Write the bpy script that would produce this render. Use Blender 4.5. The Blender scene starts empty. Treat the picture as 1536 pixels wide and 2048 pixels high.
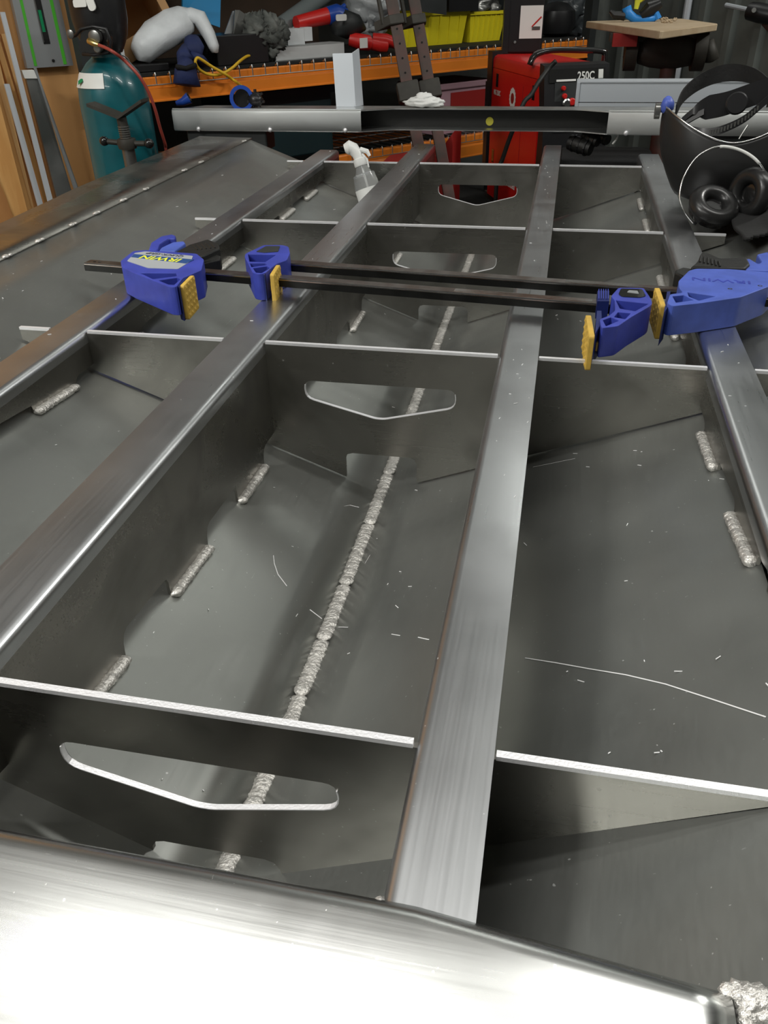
import bpy, math, random
from mathutils import Vector, Matrix, noise
sc = bpy.context.scene
C = sc.collection
random.seed(7)
V = Vector

# ---------------------------------------------------------------- camera
FPX = 1591.44
RC = Matrix(((0.97951977, -0.09451115, 0.17778823),
             (0.200326, 0.54629717, -0.81328279),
             (-0.02026092, 0.83224218, 0.55404192)))
CAM = V((0, 0, .5))
cd = bpy.data.cameras.new('camera'); co = bpy.data.objects.new('camera', cd); C.objects.link(co)
co.matrix_world = Matrix.Translation(CAM) @ RC.to_4x4()
cd.sensor_fit = 'VERTICAL'; cd.sensor_height = 36; cd.sensor_width = 27
cd.lens = FPX / 2048 * 36
cd.clip_start = .01; cd.clip_end = 60
sc.camera = co

def ray(u, v): return RC @ V((u - 768, 1024 - v, -FPX))
def Pz(u, v, z=0.):
    d = ray(u, v); return CAM + d * ((z - CAM.z) / d.z)
def Px(u, v, x):
    d = ray(u, v); return CAM + d * (x / d.x)
def Py(u, v, y):
    d = ray(u, v); return CAM + d * (y / d.y)
RP0 = V((-1.79, 3.65, 0)); RU = V((.642, .7665, 0)).normalized(); RN = V((-RU.y, RU.x, 0))
def Pr(u, v, t=0.):            # point on a plane parallel to the pallet rack's face
    d = ray(u, v); return CAM + d * ((t - (CAM - RP0).dot(RN)) / d.dot(RN))
def rk(s, t, z): return RP0 + RU * s + RN * t + V((0, 0, z))
MR = Matrix.Translation(RP0) @ Matrix((RU, RN, V((0, 0, 1)))).transposed().to_4x4()

# ---------------------------------------------------------------- light
w = bpy.data.worlds.new('world'); sc.world = w; w.use_nodes = True
w.node_tree.nodes['Background'].inputs[0].default_value = (.62, .70, .68, 1)
w.node_tree.nodes['Background'].inputs[1].default_value = .1
def lamp(name, loc, sx, sy, power, col=(1, 1, .98), rz=0, target=None):
    l = bpy.data.lights.new(name, 'AREA'); l.shape = 'RECTANGLE'; l.size = sx; l.size_y = sy
    l.energy = power; l.color = col
    o = bpy.data.objects.new(name, l); C.objects.link(o); o.location = loc
    o.rotation_euler = (0, 0, rz)
    if target: o.rotation_euler = (V(target) - V(loc)).to_track_quat('-Z', 'Y').to_euler()
    return o
LAMPS = [((-.95, 1.10, 3.0), 1.7, .15, 24, 0),
         ((1.35, 1.60, 3.0), 1.9, .15, 40, 0),
         ((2.75, 3.8, 2.3), 1.3, .13, 85, .87),  # added fill lamp, lights the rack and background from the right
         ((-1.0, -.9, 2.3), 1.5, .13, 26, 0),  # added fill lamp behind the camera, for faces turned towards it
         ((-2.5, -.3, 2.3), 1.3, .13, 110, .87),  # added fill lamp for the plywood wall
         ((.2, 5.7, 2.5), 1.3, .13, 3, .87)]  # added lamp by the back wall, mainly for its uplight
UPLIGHT = [1, 5, 20, 6, 10, 34]  # added upward lights that brighten the ceiling and upper walls
for i, (l, sx, sy, p, rz) in enumerate(LAMPS):
    lamp('tube_or_fill', l, sx, sy, p, (1, .985, .94), rz)
    u = lamp('tube_or_fill', (l[0], l[1], l[2] + .08), sx, sy, UPLIGHT[i], (1, .985, .94), rz)
    u.rotation_euler = (math.pi, 0, -rz)
sc.view_settings.view_transform = 'Standard'
sc.view_settings.look = 'None'
sc.view_settings.exposure = 0.0
sc.view_settings.gamma = 1
sc.view_settings.use_curve_mapping = False

# ---------------------------------------------------------------- materials
def mat(name, col, rough=.5, metal=0., noise_amt=.0, nscale=8., bump=0., bscale=60., col2=None, emis=0,
        rough2=None, rscale=4., stretch=(1, 1, 1), trans=0., alpha=1., coat=0., detail=4, aniso=0., ior=1.45):
    m = bpy.data.materials.new(name); m.use_nodes = True
    nt = m.node_tree; b = nt.nodes['Principled BSDF']; L = nt.links.new
    b.inputs['Base Color'].default_value = (*col, 1); b.inputs['Roughness'].default_value = rough
    b.inputs['Metallic'].default_value = metal; b.inputs['Coat Weight'].default_value = coat
    b.inputs['IOR'].default_value = ior
    b.inputs['Transmission Weight'].default_value = trans; b.inputs['Alpha'].default_value = alpha
    if aniso: b.inputs['Anisotropic'].default_value = aniso
    if emis:
        b.inputs['Emission Color'].default_value = (*col, 1); b.inputs['Emission Strength'].default_value = emis
    tc = nt.nodes.new('ShaderNodeTexCoord'); mp = nt.nodes.new('ShaderNodeMapping')
    mp.inputs['Scale'].default_value = stretch; L(tc.outputs['Object'], mp.inputs[0])
    def nz(scale, det=detail):
        n = nt.nodes.new('ShaderNodeTexNoise'); n.inputs['Scale'].default_value = scale
        n.inputs['Detail'].default_value = det; L(mp.outputs[0], n.inputs['Vector']); return n
    if col2 or noise_amt:
        n = nz(nscale); cr = nt.nodes.new('ShaderNodeValToRGB')
        c2 = col2 or tuple(c * (1 - noise_amt) for c in col)
        cr.color_ramp.elements[0].position = .35; cr.color_ramp.elements[1].position = .65
        cr.color_ramp.elements[0].color = (*c2, 1); cr.color_ramp.elements[1].color = (*col, 1)
        L(n.outputs['Fac'], cr.inputs[0]); L(cr.outputs[0], b.inputs['Base Color'])
    if rough2 is not None:
        n = nz(rscale); mr = nt.nodes.new('ShaderNodeMapRange')
        mr.inputs['From Min'].default_value = .4; mr.inputs['From Max'].default_value = .6
        mr.inputs['To Min'].default_value = rough; mr.inputs['To Max'].default_value = rough2
        L(n.outputs['Fac'], mr.inputs[0]); L(mr.outputs[0], b.inputs['Roughness'])
    if bump:
        n = nz(bscale); bp = nt.nodes.new('ShaderNodeBump'); bp.inputs['Strength'].default_value = bump
        bp.inputs['Distance'].default_value = .003
        L(n.outputs['Fac'], bp.inputs['Height']); L(bp.outputs[0], b.inputs['Normal'])
    return m

def alu(name, col, rough, rough2, rscale=3., scratch=.35, stain=.25, seed=0., mill=(0, 1, 0), metal=1.):
    """mill finish aluminium: cloudy stains, fine rolling lines and short scratches (metallic)"""
    m = bpy.data.materials.new(name); m.use_nodes = True
    nt = m.node_tree; b = nt.nodes['Principled BSDF']; L = nt.links.new; N = nt.nodes.new
    b.inputs['Metallic'].default_value = metal
    tc = N('ShaderNodeTexCoord')
    def mapped(sc_, rot=(0, 0, 0)):
        mp = N('ShaderNodeMapping'); mp.inputs['Scale'].default_value = sc_; mp.inputs['Rotation'].default_value = rot
        mp.inputs['Location'].default_value = (seed, seed * 2, 0); L(tc.outputs['Object'], mp.inputs[0]); return mp
    def nz(mp, s, d=3, dist=0.):
        n = N('ShaderNodeTexNoise'); n.inputs['Scale'].default_value = s; n.inputs['Detail'].default_value = d
        n.inputs['Distortion'].default_value = dist
        L(mp.outputs[0], n.inputs['Vector']); return n.outputs['Fac']
    def ramp(x, a, c, lo, hi):
        r = N('ShaderNodeMapRange'); r.inputs[1].default_value = a; r.inputs[2].default_value = c
        r.inputs[3].default_value = lo; r.inputs[4].default_value = hi; L(x, r.inputs[0]); return r.outputs[0]
    def math_(op, a, c):
        q = N('ShaderNodeMath'); q.operation = op
        for i, x in enumerate((a, c)):
            if isinstance(x, (int, float)): q.inputs[i].default_value = x
            else: L(x, q.inputs[i])
        return q.outputs[0]
    iso = mapped((1, 1, 1))
    cloud = ramp(nz(iso, rscale, 4, .8), .42, .58, 0, 1)
    streak = nz(mapped(tuple(1 if a else 60 for a in mill)), 5, 3)
    sc1 = ramp(nz(mapped((3, 60, 60), (0, 0, .5)), 7, 2), .76, .80, 0, 1)
    sc2 = ramp(nz(mapped((60, 3, 60), (0, 0, .3)), 6, 2), .77, .81, 0, 1)
    sp = ramp(nz(iso, 170, 1), .77, .80, 0, 1)
    scr = math_('MAXIMUM', math_('MAXIMUM', sc1, sc2), sp)
    r = ramp(cloud, 0, 1, rough, rough2)
    r = math_('ADD', r, ramp(streak, .3, .7, -.02, .02))
    r = math_('ADD', r, math_('MULTIPLY', scr, .2))
    L(r, b.inputs['Roughness'])
    mx = N('ShaderNodeMix'); mx.data_type = 'RGBA'
    mx.inputs[6].default_value = (*col, 1); mx.inputs[7].default_value = (*[c * (1 - stain) for c in col], 1)
    L(math_('MULTIPLY', cloud, ramp(nz(iso, rscale * 2.3, 2), .35, .65, .2, 1)), mx.inputs[0])
    m2 = N('ShaderNodeMix'); m2.data_type = 'RGBA'; L(mx.outputs[2], m2.inputs[6])
    m2.inputs[7].default_value = (.92, .92, .92, 1); L(math_('MULTIPLY', scr, scratch), m2.inputs[0])
    L(m2.outputs[2], b.inputs['Base Color'])
    bp = N('ShaderNodeBump'); bp.inputs['Strength'].default_value = .05; bp.inputs['Distance'].default_value = .0006
    L(streak, bp.inputs['Height']); L(bp.outputs[0], b.inputs['Normal'])
    return m

M = {}
M['hull'] = alu('hull_plate', (.325, .335, .318), .31, .41, 2.2, .35, .28, metal=.84)
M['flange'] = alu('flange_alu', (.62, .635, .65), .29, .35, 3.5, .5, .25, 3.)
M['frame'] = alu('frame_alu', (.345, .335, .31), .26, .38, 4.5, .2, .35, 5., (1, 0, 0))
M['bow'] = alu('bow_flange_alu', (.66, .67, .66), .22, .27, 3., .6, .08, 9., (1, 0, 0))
M['edge'] = mat('cut_edge', (.86, .86, .88), .45, .6, bump=.2, bscale=400)
M['cap'] = alu('cap_alu', (.66, .67, .66), .30, .42, 2.5, .2, .35, 11., (1, 0, 0))
M['weld'] = mat('weld_metal', (.80, .78, .74), .42, .72, noise_amt=.3, nscale=160, bump=.9, bscale=240)
M['chip'] = mat('swarf', (.8, .8, .8), .5, .2)
M['blue'] = mat('blue_plastic', (.045, .065, .40), .42, noise_amt=.25, nscale=20)
M['bluelight'] = mat('blue_plastic_face', (.075, .125, .50), .45, noise_amt=.2, nscale=30)
M['bluedark'] = mat('dark_blue_plastic', (.010, .020, .115), .5)
M['yellowpad'] = mat('yellow_pad', (.62, .40, .07), .55, noise_amt=.2, nscale=60)
M['steel_black'] = mat('black_bar_steel', (.018, .018, .017), .30, .6, rough2=.45, rscale=30)
M['bar_top'] = mat('worn_bar_steel', (.34, .32, .31), .36, 1., col2=(.20, .16, .14), nscale=25)
M['bar_shine'] = mat('polished_bar_steel', (.62, .60, .58), .25, 1., col2=(.35, .22, .17), nscale=14)
M['label_grey'] = mat('grey_label', (.36, .38, .40), .4)
M['label_blue'] = mat('blue_band', (.02, .07, .22), .4)
M['yellow_print'] = mat('yellow_print', (.75, .75, .05), .5)
M['dark_print'] = mat('dark_print', (.05, .05, .08), .5)
M['rubber'] = mat('black_rubber', (.012, .012, .011), .55, noise_amt=.3, nscale=40, bump=.3, bscale=90)
M['blackplastic'] = mat('black_plastic', (.012, .012, .013), .35)
M['cushion'] = mat('soft_black_vinyl', (.014, .014, .014), .30)
M['gloss_black'] = mat('glossy_black', (.012, .012, .012), .12, coat=.5)
M['helmet'] = mat('helmet_shell', (.018, .018, .018), .33, rough2=.42, rscale=8)
M['silver'] = mat('bright_steel', (.75, .75, .74), .2, 1.)
M['blackcloth'] = mat('black_cloth', (.005, .005, .005), .85, bump=.5, bscale=80)
M['greycloth'] = mat('grey_cloth', (.06, .065, .062), .9, bump=.5, bscale=150)
M['ply'] = mat('plywood', (.60, .32, .12), .6, col2=(.46, .23, .08), nscale=3, stretch=(1, 1, .25), bump=.1)
M['pine'] = mat('pine_board', (.72, .41, .15), .55, col2=(.58, .29, .09), nscale=5, stretch=(6, 6, .6))
M['pine2'] = mat('pale_board', (.76, .47, .20), .55, col2=(.64, .36, .14), nscale=5, stretch=(6, 6, .6))
M['tabletop'] = mat('pale_tabletop', (.46, .36, .24), .6, col2=(.38, .28, .17), nscale=10)
M['paint_white'] = mat('white_strip', (.50, .53, .56), .5)
M['teal'] = mat('teal_paint', (.006, .105, .125), .28, noise_amt=.35, nscale=6, coat=.3)
M['darkteal'] = mat('dark_teal_plastic', (.004, .022, .026), .5)
M['whitelabel'] = mat('white_paper', (.70, .71, .68), .5)
M['green'] = mat('green_stripe', (.07, .42, .03), .45)
M['greenlabel'] = mat('green_label', (0, .22, .08), .5)
M['rail'] = mat('anodised_rail', (.42, .44, .45), .42, .7)
M['brass'] = mat('brass', (.65, .50, .20), .3, 1.)
M['gauge'] = mat('gauge', (.20, .20, .19), .3, .8)
M['hose'] = mat('red_hose', (.30, .05, .035), .4)
M['orange'] = mat('orange_rack', (.80, .23, .022), .38, noise_amt=.12, nscale=5, coat=.2)
M['wire'] = mat('zinc_wire', (.45, .45, .44), .35, 1.)
M['mat'] = mat('dark_mat', (.010, .010, .009), .8)
M['card'] = mat('cardboard', (.50, .29, .13), .8, noise_amt=.15, nscale=5)
M['card_dark'] = mat('brown_panel', (.095, .062, .040), .8, noise_amt=.3, nscale=3)
M['bluepanel'] = mat('blue_panel', (.015, .28, .60), .5)
M['plasticbag'] = mat('white_plastic_bag', (.74, .78, .80), .4, bump=.6, bscale=40, noise_amt=.15, nscale=12)
M['clearbag'] = mat('clear_plastic_bag', (.50, .53, .54), .22, bump=.8, bscale=30, trans=.35)
M['navy'] = mat('navy_leather', (.018, .03, .11), .75, bump=.5, bscale=60, noise_amt=.3, nscale=15)
M['bluecap'] = mat('blue_cap', (.015, .06, .33), .3)
M['yellow_cord'] = mat('yellow_cord', (.68, .42, .02), .5)
M['rag'] = mat('grey_rag', (.17, .18, .165), .85, col2=(.045, .05, .045), nscale=14, bump=.6, bscale=60)
M['pvc'] = mat('grey_tube', (.15, .175, .175), .4)
M['red'] = mat('red_plastic', (.55, .018, .015), .35)
M['redpaint'] = mat('red_paint', (.60, .012, .010), .32, noise_amt=.1, nscale=5)
M['reddark'] = mat('dark_red_paint', (.27, .012, .010), .5)
M['white'] = mat('white_plastic', (.72, .73, .71), .35)
M['carton'] = mat('white_carton', (.60, .63, .64), .6)
M['yellowbin'] = mat('yellow_bin', (.80, .68, .02), .4, noise_amt=.12, nscale=4)
M['rust'] = mat('rusty_paint', (.085, .035, .028), .6, col2=(.05, .035, .028), nscale=20)
M['castiron'] = mat('cast_iron', (.035, .032, .025), .6, noise_amt=.3, nscale=20)
M['pink'] = mat('pink_crate', (.38, .23, .27), .5)
M['darkgrey'] = mat('dark_grey_paint', (.028, .032, .032), .5, noise_amt=.3, nscale=6)
M['smoke'] = mat('smoky_bag', (.055, .065, .07), .3, bump=.8, bscale=20)
M['bottle'] = mat('clear_bottle', (.78, .80, .80), .12, trans=.8, ior=1.2)
M['whitebox'] = mat('pale_blue_white_metal', (.52, .56, .60), .35, .15)
M['corr'] = mat('grey_green_steel', (.135, .150, .138), .45, .2, noise_amt=.25, nscale=1.2)
M['scratch'] = mat('bright_scratch', (.97, .97, .95), .55, .6)
M['film'] = mat('filmed_aluminium', (.56, .58, .575), .42, .1, noise_amt=.12, nscale=4)
M['web_shade'] = mat('shaded_web_alu', (.012, .012, .011), .5)  # aluminium web coloured black for the dark cap interior it reflects
M['wallbounce'] = mat('pale_bounce_wall', (.72, .74, .74), .8)
M['wallshade'] = mat('shaded_wall', (.10, .105, .10), .8, noise_amt=.3, nscale=2)
M['wallgrey'] = mat('grey_wall', (.30, .31, .30), .8, noise_amt=.3, nscale=2)
M['floor'] = mat('concrete', (.055, .053, .05), .7, noise_amt=.4, nscale=3)
M['ceil'] = mat('ceiling_steel', (.60, .62, .61), .6, noise_amt=.2, nscale=1)
M['bluetool'] = mat('bright_blue_plastic', (.02, .22, .62), .4)
M['diffuser'] = mat('lamp_diffuser', (1, 1, .97), .5, emis=6)
M['ink'] = mat('marker_ink', (.03, .03, .035), .6)
M['yellowdot'] = mat('yellow_sticker', (.55, .50, .05), .5)

# ---------------------------------------------------------------- mesh builder
WM = {}
class MB:
    def __init__(s): s.v = []; s.f = []
    def add(s, vs, fs, Mx=None):
        o = len(s.v)
        s.v += [(Mx @ V(p)) if Mx else V(p) for p in vs]
        s.f += [tuple(i + o for i in f) for f in fs]; return s
    def box(s, a, b, Mx=None):
        (x0, y0, z0), (x1, y1, z1) = a, b
        vs = [(x0, y0, z0), (x1, y0, z0), (x1, y1, z0), (x0, y1, z0), (x0, y0, z1), (x1, y0, z1), (x1, y1, z1), (x0, y1, z1)]
        return s.add(vs, [(3, 2, 1, 0), (4, 5, 6, 7), (0, 1, 5, 4), (1, 2, 6, 5), (2, 3, 7, 6), (3, 0, 4, 7)], Mx)
    def prism(s, poly, z0, z1, Mx=None, bev=0.):
        n = len(poly); cx = sum(p[0] for p in poly) / n; cy = sum(p[1] for p in poly) / n
        def ins(d):
            out = []
            for p in poly:
                q = V((p[0] - cx, p[1] - cy)); l = q.length
                q *= max(0, (l - d)) / l if l else 1; out.append((q.x + cx, q.y + cy))
            return out
        lay = [(ins(bev), z0), (poly, z0 + bev), (poly, z1 - bev), (ins(bev), z1)] if bev else [(poly, z0), (poly, z1)]
        vs = [(x, y, z) for pl, z in lay for x, y in pl]; fs = [tuple(range(n))[::-1]]
        for k in range(len(lay) - 1):
            for i in range(n):
                j = (i + 1) % n; fs.append((k * n + i, k * n + j, (k + 1) * n + j, (k + 1) * n + i))
        fs.append(tuple(range((len(lay) - 1) * n, len(lay) * n)))
        return s.add(vs, fs, Mx)
    def slab(s, pts, off, Mx=None):       # polygon of 3-D points given a thickness vector
        n = len(pts); vs = [V(p) for p in pts] + [V(p) + V(off) for p in pts]
        fs = [tuple(range(n))[::-1], tuple(range(n, 2 * n))] + [(i, (i + 1) % n, (i + 1) % n + n, i + n) for i in range(n)]
        return s.add(vs, fs, Mx)
    def tube(s, path, r, n=8, flat=1., Mx=None, cap=True, upv=(0, 0, 1)):
        path = [V(p) for p in path]; m = len(path); rr = r if isinstance(r, (list, tuple)) else [r] * m
        vs = []; fs = []; pa = None
        for i, p in enumerate(path):
            t = (path[min(i + 1, m - 1)] - path[max(i - 1, 0)]); t = t.normalized() if t.length else V((0, 0, 1))
            up = V(upv) if abs(t.dot(V(upv))) < .95 else V((1, 0, 0))
            a = t.cross(up).normalized()
            if pa is not None:
                q = pa - t * t.dot(pa)
                if q.length > .3: a = q.normalized()
            pa = a; b = a.cross(t).normalized()
            for k in range(n):
                th = 2 * math.pi * k / n
                vs.append(p + a * (math.cos(th) * rr[i]) + b * (math.sin(th) * rr[i] * flat))
        for i in range(m - 1):
            for k in range(n):
                l = (k + 1) % n; fs.append((i * n + k, i * n + l, (i + 1) * n + l, (i + 1) * n + k))
        if cap: fs += [tuple(range(n))[::-1], tuple(range((m - 1) * n, m * n))]
        return s.add(vs, fs, Mx)
    def lathe(s, prof, n=24, Mx=None, cap=True, a0=0, a1=2 * math.pi):
        vs = []; fs = []; full = abs(a1 - a0 - 2 * math.pi) < 1e-6; nn = n if full else n + 1
        for r, z in prof:
            for k in range(nn):
                th = a0 + (a1 - a0) * k / n; vs.append((r * math.cos(th), r * math.sin(th), z))
        for i in range(len(prof) - 1):
            for k in range(n):
                l = (k + 1) % nn; fs.append((i * nn + k, i * nn + l, (i + 1) * nn + l, (i + 1) * nn + k))
        if cap and full:
            if prof[0][0] > 1e-5: fs.append(tuple(range(nn))[::-1])
            if prof[-1][0] > 1e-5: fs.append(tuple(range((len(prof) - 1) * nn, len(prof) * nn)))
        return s.add(vs, fs, Mx)
    def blob(s, c, r, seed=0, amp=.25, fr=2., nu=24, nv=16, Mx=None, rot=None, ridge=False):
        vs = []; fs = []; c = V(c)
        for j in range(nv + 1):
            ph = math.pi * j / nv
            for i in range(nu):
                th = 2 * math.pi * i / nu
                d = V((math.sin(ph) * math.cos(th), math.sin(ph) * math.sin(th), math.cos(ph)))
                nn = noise.noise(d * fr + V((seed, seed * 1.7, 0)))
                if ridge: nn = .5 - abs(nn) * 2
                nn += .45 * noise.noise(d * fr * 2.7 + V((seed * 3, 0, seed)))
                q = V((d.x * r[0], d.y * r[1], d.z * r[2])) * (1 + amp * nn)
                if rot: q = rot @ q
                vs.append(c + q)
        for j in range(nv):
            for i in range(nu):
                k = (i + 1) % nu; fs.append((j * nu + i, (j + 1) * nu + i, (j + 1) * nu + k, j * nu + k))
        return s.add(vs, fs, Mx)
    def grid(s, fn, nu, nv, Mx=None):
        vs = [fn(i / nu, j / nv) for j in range(nv + 1) for i in range(nu + 1)]
        fs = [(j * (nu + 1) + i, j * (nu + 1) + i + 1, (j + 1) * (nu + 1) + i + 1, (j + 1) * (nu + 1) + i) for j in range(nv) for i in range(nu)]
        return s.add(vs, fs, Mx)
    def ribbon(s, path, wid, th, Mx=None):   # band: path points, width vector(s), thickness
        path = [V(p) for p in path]; m = len(path); vs = []; fs = []
        ws = wid if isinstance(wid, list) else [V(wid)] * m
        for i, p in enumerate(path):
            t = (path[min(i + 1, m - 1)] - path[max(i - 1, 0)]).normalized(); wv = V(ws[i]); nn = t.cross(wv).normalized() * th
            vs += [p - wv / 2 - nn / 2, p + wv / 2 - nn / 2, p + wv / 2 + nn / 2, p - wv / 2 + nn / 2]
        for i in range(m - 1):
            for k in range(4):
                l = (k + 1) % 4; fs.append((i * 4 + k, i * 4 + l, i * 4 + 4 + l, i * 4 + 4 + k))
        fs += [(0, 1, 2, 3)[::-1], tuple((m - 1) * 4 + k for k in range(4))]
        return s.add(vs, fs, Mx)
    def mesh(s, me, Mx=None):
        return s.add([v.co.copy() for v in me.vertices], [tuple(p.vertices) for p in me.polygons], Mx)
    def build(s, name, m, parent=None, smooth=False, label=None, base=None):
        me = bpy.data.meshes.new(name)
        if parent is not None: inv = WM[parent.name].inverted()
        else:
            if base is None:
                xs = [p.x for p in s.v]; ys = [p.y for p in s.v]; zs = [p.z for p in s.v]
                base = V(((min(xs) + max(xs)) / 2, (min(ys) + max(ys)) / 2, min(zs)))
            inv = Matrix.Translation(-V(base))
        me.from_pydata([inv @ p for p in s.v], [], s.f)
        mm = m if isinstance(m, list) else [m]
        for x in mm: me.materials.append(M[x] if isinstance(x, str) else x)
        if smooth:
            for p in me.polygons: p.use_smooth = True
            if smooth != 'all':
                me.set_sharp_from_angle(angle=math.radians(35))
        me.update()
        o = bpy.data.objects.new(name, me); C.objects.link(o)
        if parent is not None: o.parent = parent; WM[o.name] = WM[parent.name].copy()
        else: o.location = base; WM[o.name] = Matrix.Translation(base)
        if label: o['label'] = label
        return o
def thing(name, label, cat, loc=(0, 0, 0), group=None):
    o = bpy.data.objects.new(name, None); C.objects.link(o); o.location = loc; o.empty_display_size = .05
    WM[o.name] = Matrix.Translation(V(loc)); o['label'] = label; o['category'] = cat
    if group: o['group'] = group
    return o
def tag(o, label, cat, group=None):
    o['label'] = label; o['category'] = cat
    if group: o['group'] = group
    return o
def struct(o): o['kind'] = 'structure'; return o
def stuff(o): o['kind'] = 'stuff'; return o
def rr(x0, y0, x1, y1, r, n=4):
    out = []
    for cx, cy, a in ((x1 - r, y1 - r, 0), (x0 + r, y1 - r, 90), (x0 + r, y0 + r, 180), (x1 - r, y0 + r, 270)):
        for k in range(n + 1):
            t = math.radians(a + 90 * k / n); out.append((cx + r * math.cos(t), cy + r * math.sin(t)))
    return out
def roundpoly(pts, rad, n=4):
    out = []; m = len(pts)
    for i in range(m):
        p = V(pts[i]).to_2d(); a = V(pts[i - 1]).to_2d(); b = V(pts[(i + 1) % m]).to_2d()
        r = rad[i] if isinstance(rad, (list, tuple)) else rad
        if r <= 0: out.append(tuple(p)); continue
        da = (a - p); db = (b - p); r = min(r, da.length * .45, db.length * .45)
        pa = p + da.normalized() * r; pb = p + db.normalized() * r
        for k in range(n + 1):
            t = k / n; q = pa * (1 - t) ** 2 + p * 2 * t * (1 - t) + pb * t * t; out.append((q.x, q.y))
    return out
def fill(loops, depth, bev=0.):       # 2-D outline with holes, extruded z -depth/2..depth/2
    cu = bpy.data.curves.new('tmp', 'CURVE'); cu.dimensions = '2D'; cu.fill_mode = 'BOTH'
    cu.extrude = depth / 2 - bev; cu.bevel_depth = bev; cu.bevel_resolution = 1 if bev else 0
    if bev: cu.offset = -bev
    for lp in loops:
        sp = cu.splines.new('POLY'); sp.points.add(len(lp) - 1); sp.use_cyclic_u = True
        for p, q in zip(sp.points, lp): p.co = (q[0], q[1], 0, 1)
    return curve_mesh(cu)
def curve_mesh(cu):
    o = bpy.data.objects.new('tmp', cu); C.objects.link(o)
    dg = bpy.context.evaluated_depsgraph_get(); dg.update()
    me = bpy.data.meshes.new_from_object(o.evaluated_get(dg))
    bpy.data.objects.remove(o); return me
def text_mesh(t, size, ext=.0003, bold=False):
    cu = bpy.data.curves.new('tmp', 'FONT'); cu.body = t; cu.size = size; cu.extrude = ext; cu.resolution_u = 3
    cu.align_x = 'CENTER'; cu.align_y = 'CENTER'
    if bold: cu.offset = size * .02
    return curve_mesh(cu)
def basis(o, x, y, z=None):
    x = V(x).normalized(); y = V(y); y = (y - x * x.dot(y)).normalized(); z = x.cross(y)
    m = Matrix((x, y, z)).transposed().to_4x4(); m.translation = V(o); return m

# ================================================================ SETTING
FZ = -.85; CZ = 3.3
struct(MB().box((-4.5, -6.5, FZ - .1), (3.42, 1.4, FZ), MR).build('floor', 'floor'))
struct(MB().box((-4.5, -6.5, CZ), (3.42, 1.4, CZ + .1), MR).build('ceiling', 'ceil'))
struct(MB().box((-4.5, 1.3, 1.05), (3.5, 1.4, CZ), MR).build('wall_back', 'wallbounce'))  # unseen upper wall made pale to brighten reflections in the flanges
struct(MB().box((-4.5, 1.3, FZ), (3.5, 1.4, 1.05), MR).build('wall_back_lower', 'wallshade'))  # lower wall coloured darker for the shade behind the rack
struct(MB().box((-4.5, -6.6, FZ), (3.5, -6.5, CZ), MR).build('wall_front', 'wallgrey'))
struct(MB().box((-4.6, -6.5, FZ), (-4.5, 1.4, CZ), MR).build('wall_near', 'wallgrey'))
struct(MB().box((-4.5, .14, FZ), (-.22, .24, 1.5), MR).build('wall_left', 'ply'))
# right wall: ribbed steel cladding
b = MB(); prof = []
t = -6.5
while t < 1.3:
    prof += [(3.42, t), (3.42, t + .105), (3.385, t + .125), (3.385, t + .165), (3.42, t + .185)]; t += .19
b.slab([(x, y, FZ) for x, y in prof] + [(3.5, prof[-1][1], FZ), (3.5, -6.5, FZ)], (0, 0, CZ - FZ), MR)
struct(b.build('wall_right', 'corr'))
for (l, sx, sy, p, rz) in LAMPS:
    Mx = Matrix.Translation(l) @ Matrix.Rotation(rz, 4, 'Z')
    ph = V(l)
    o = thing('batten_or_fill', '' + ('fluorescent batten light over the near left of the hull', 'fluorescent batten light over the near right of the hull', 'added fill light for the background, built as a batten in front of the pallet rack', 'added fill light behind the camera position, built as a batten', 'added fill light for the plywood wall, built as a batten over the left aisle', 'added uplight close to the back wall, built as a batten above the pallet rack')[LAMPS.index((l, sx, sy, p, rz))], 'light', ph, 'workshop ceiling lights')
    MB().prism(rr(-sx / 2 - .03, -.085, sx / 2 + .03, .085, .02), .012, .07, Mx, .008).build('housing', 'white', o)
    for x in (-.4, .4): MB().box((x - .004, -.004, .07), (x + .004, .004, CZ - l[2]), Mx).build('hanger', 'wire', o)

# ================================================================ BOAT HULL
XC = -.268
def lerp_tab(tab, y):
    if y <= tab[0][0]: return tab[0][1]
    for (a, va), (c, vc) in zip(tab, tab[1:]):
        if y <= c: return va + (vc - va) * (y - a) / (c - a)
    return tab[-1][1]
KEEL = [(.1, -.215), (.28, -.235), (.43, -.252), (.65, -.273), (.9, -.281), (1.25, -.283), (2., -.272), (3., -.268)]
SLOPE = [(.1, .56), (.28, .545), (.42, .512), (.72, .465), (.9, .425), (1.15, .39), (1.3, .385), (2., .375), (3., .37)]
DCH = [(.1, .72), (.4, .77), (.9, .82), (1.3, .838), (1.6, .836), (1.9, .834), (3.2, .834)]
def kz(y): return lerp_tab(KEEL, y)
def hz(d, y): return kz(y) + lerp_tab(SLOPE, y) * abs(d)
hull = thing('boat_hull', 'bare aluminium boat hull under construction with welded frames and stringers, filling the foreground', 'boat', (XC, 1.6, -.3))
YE = 2.95
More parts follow.
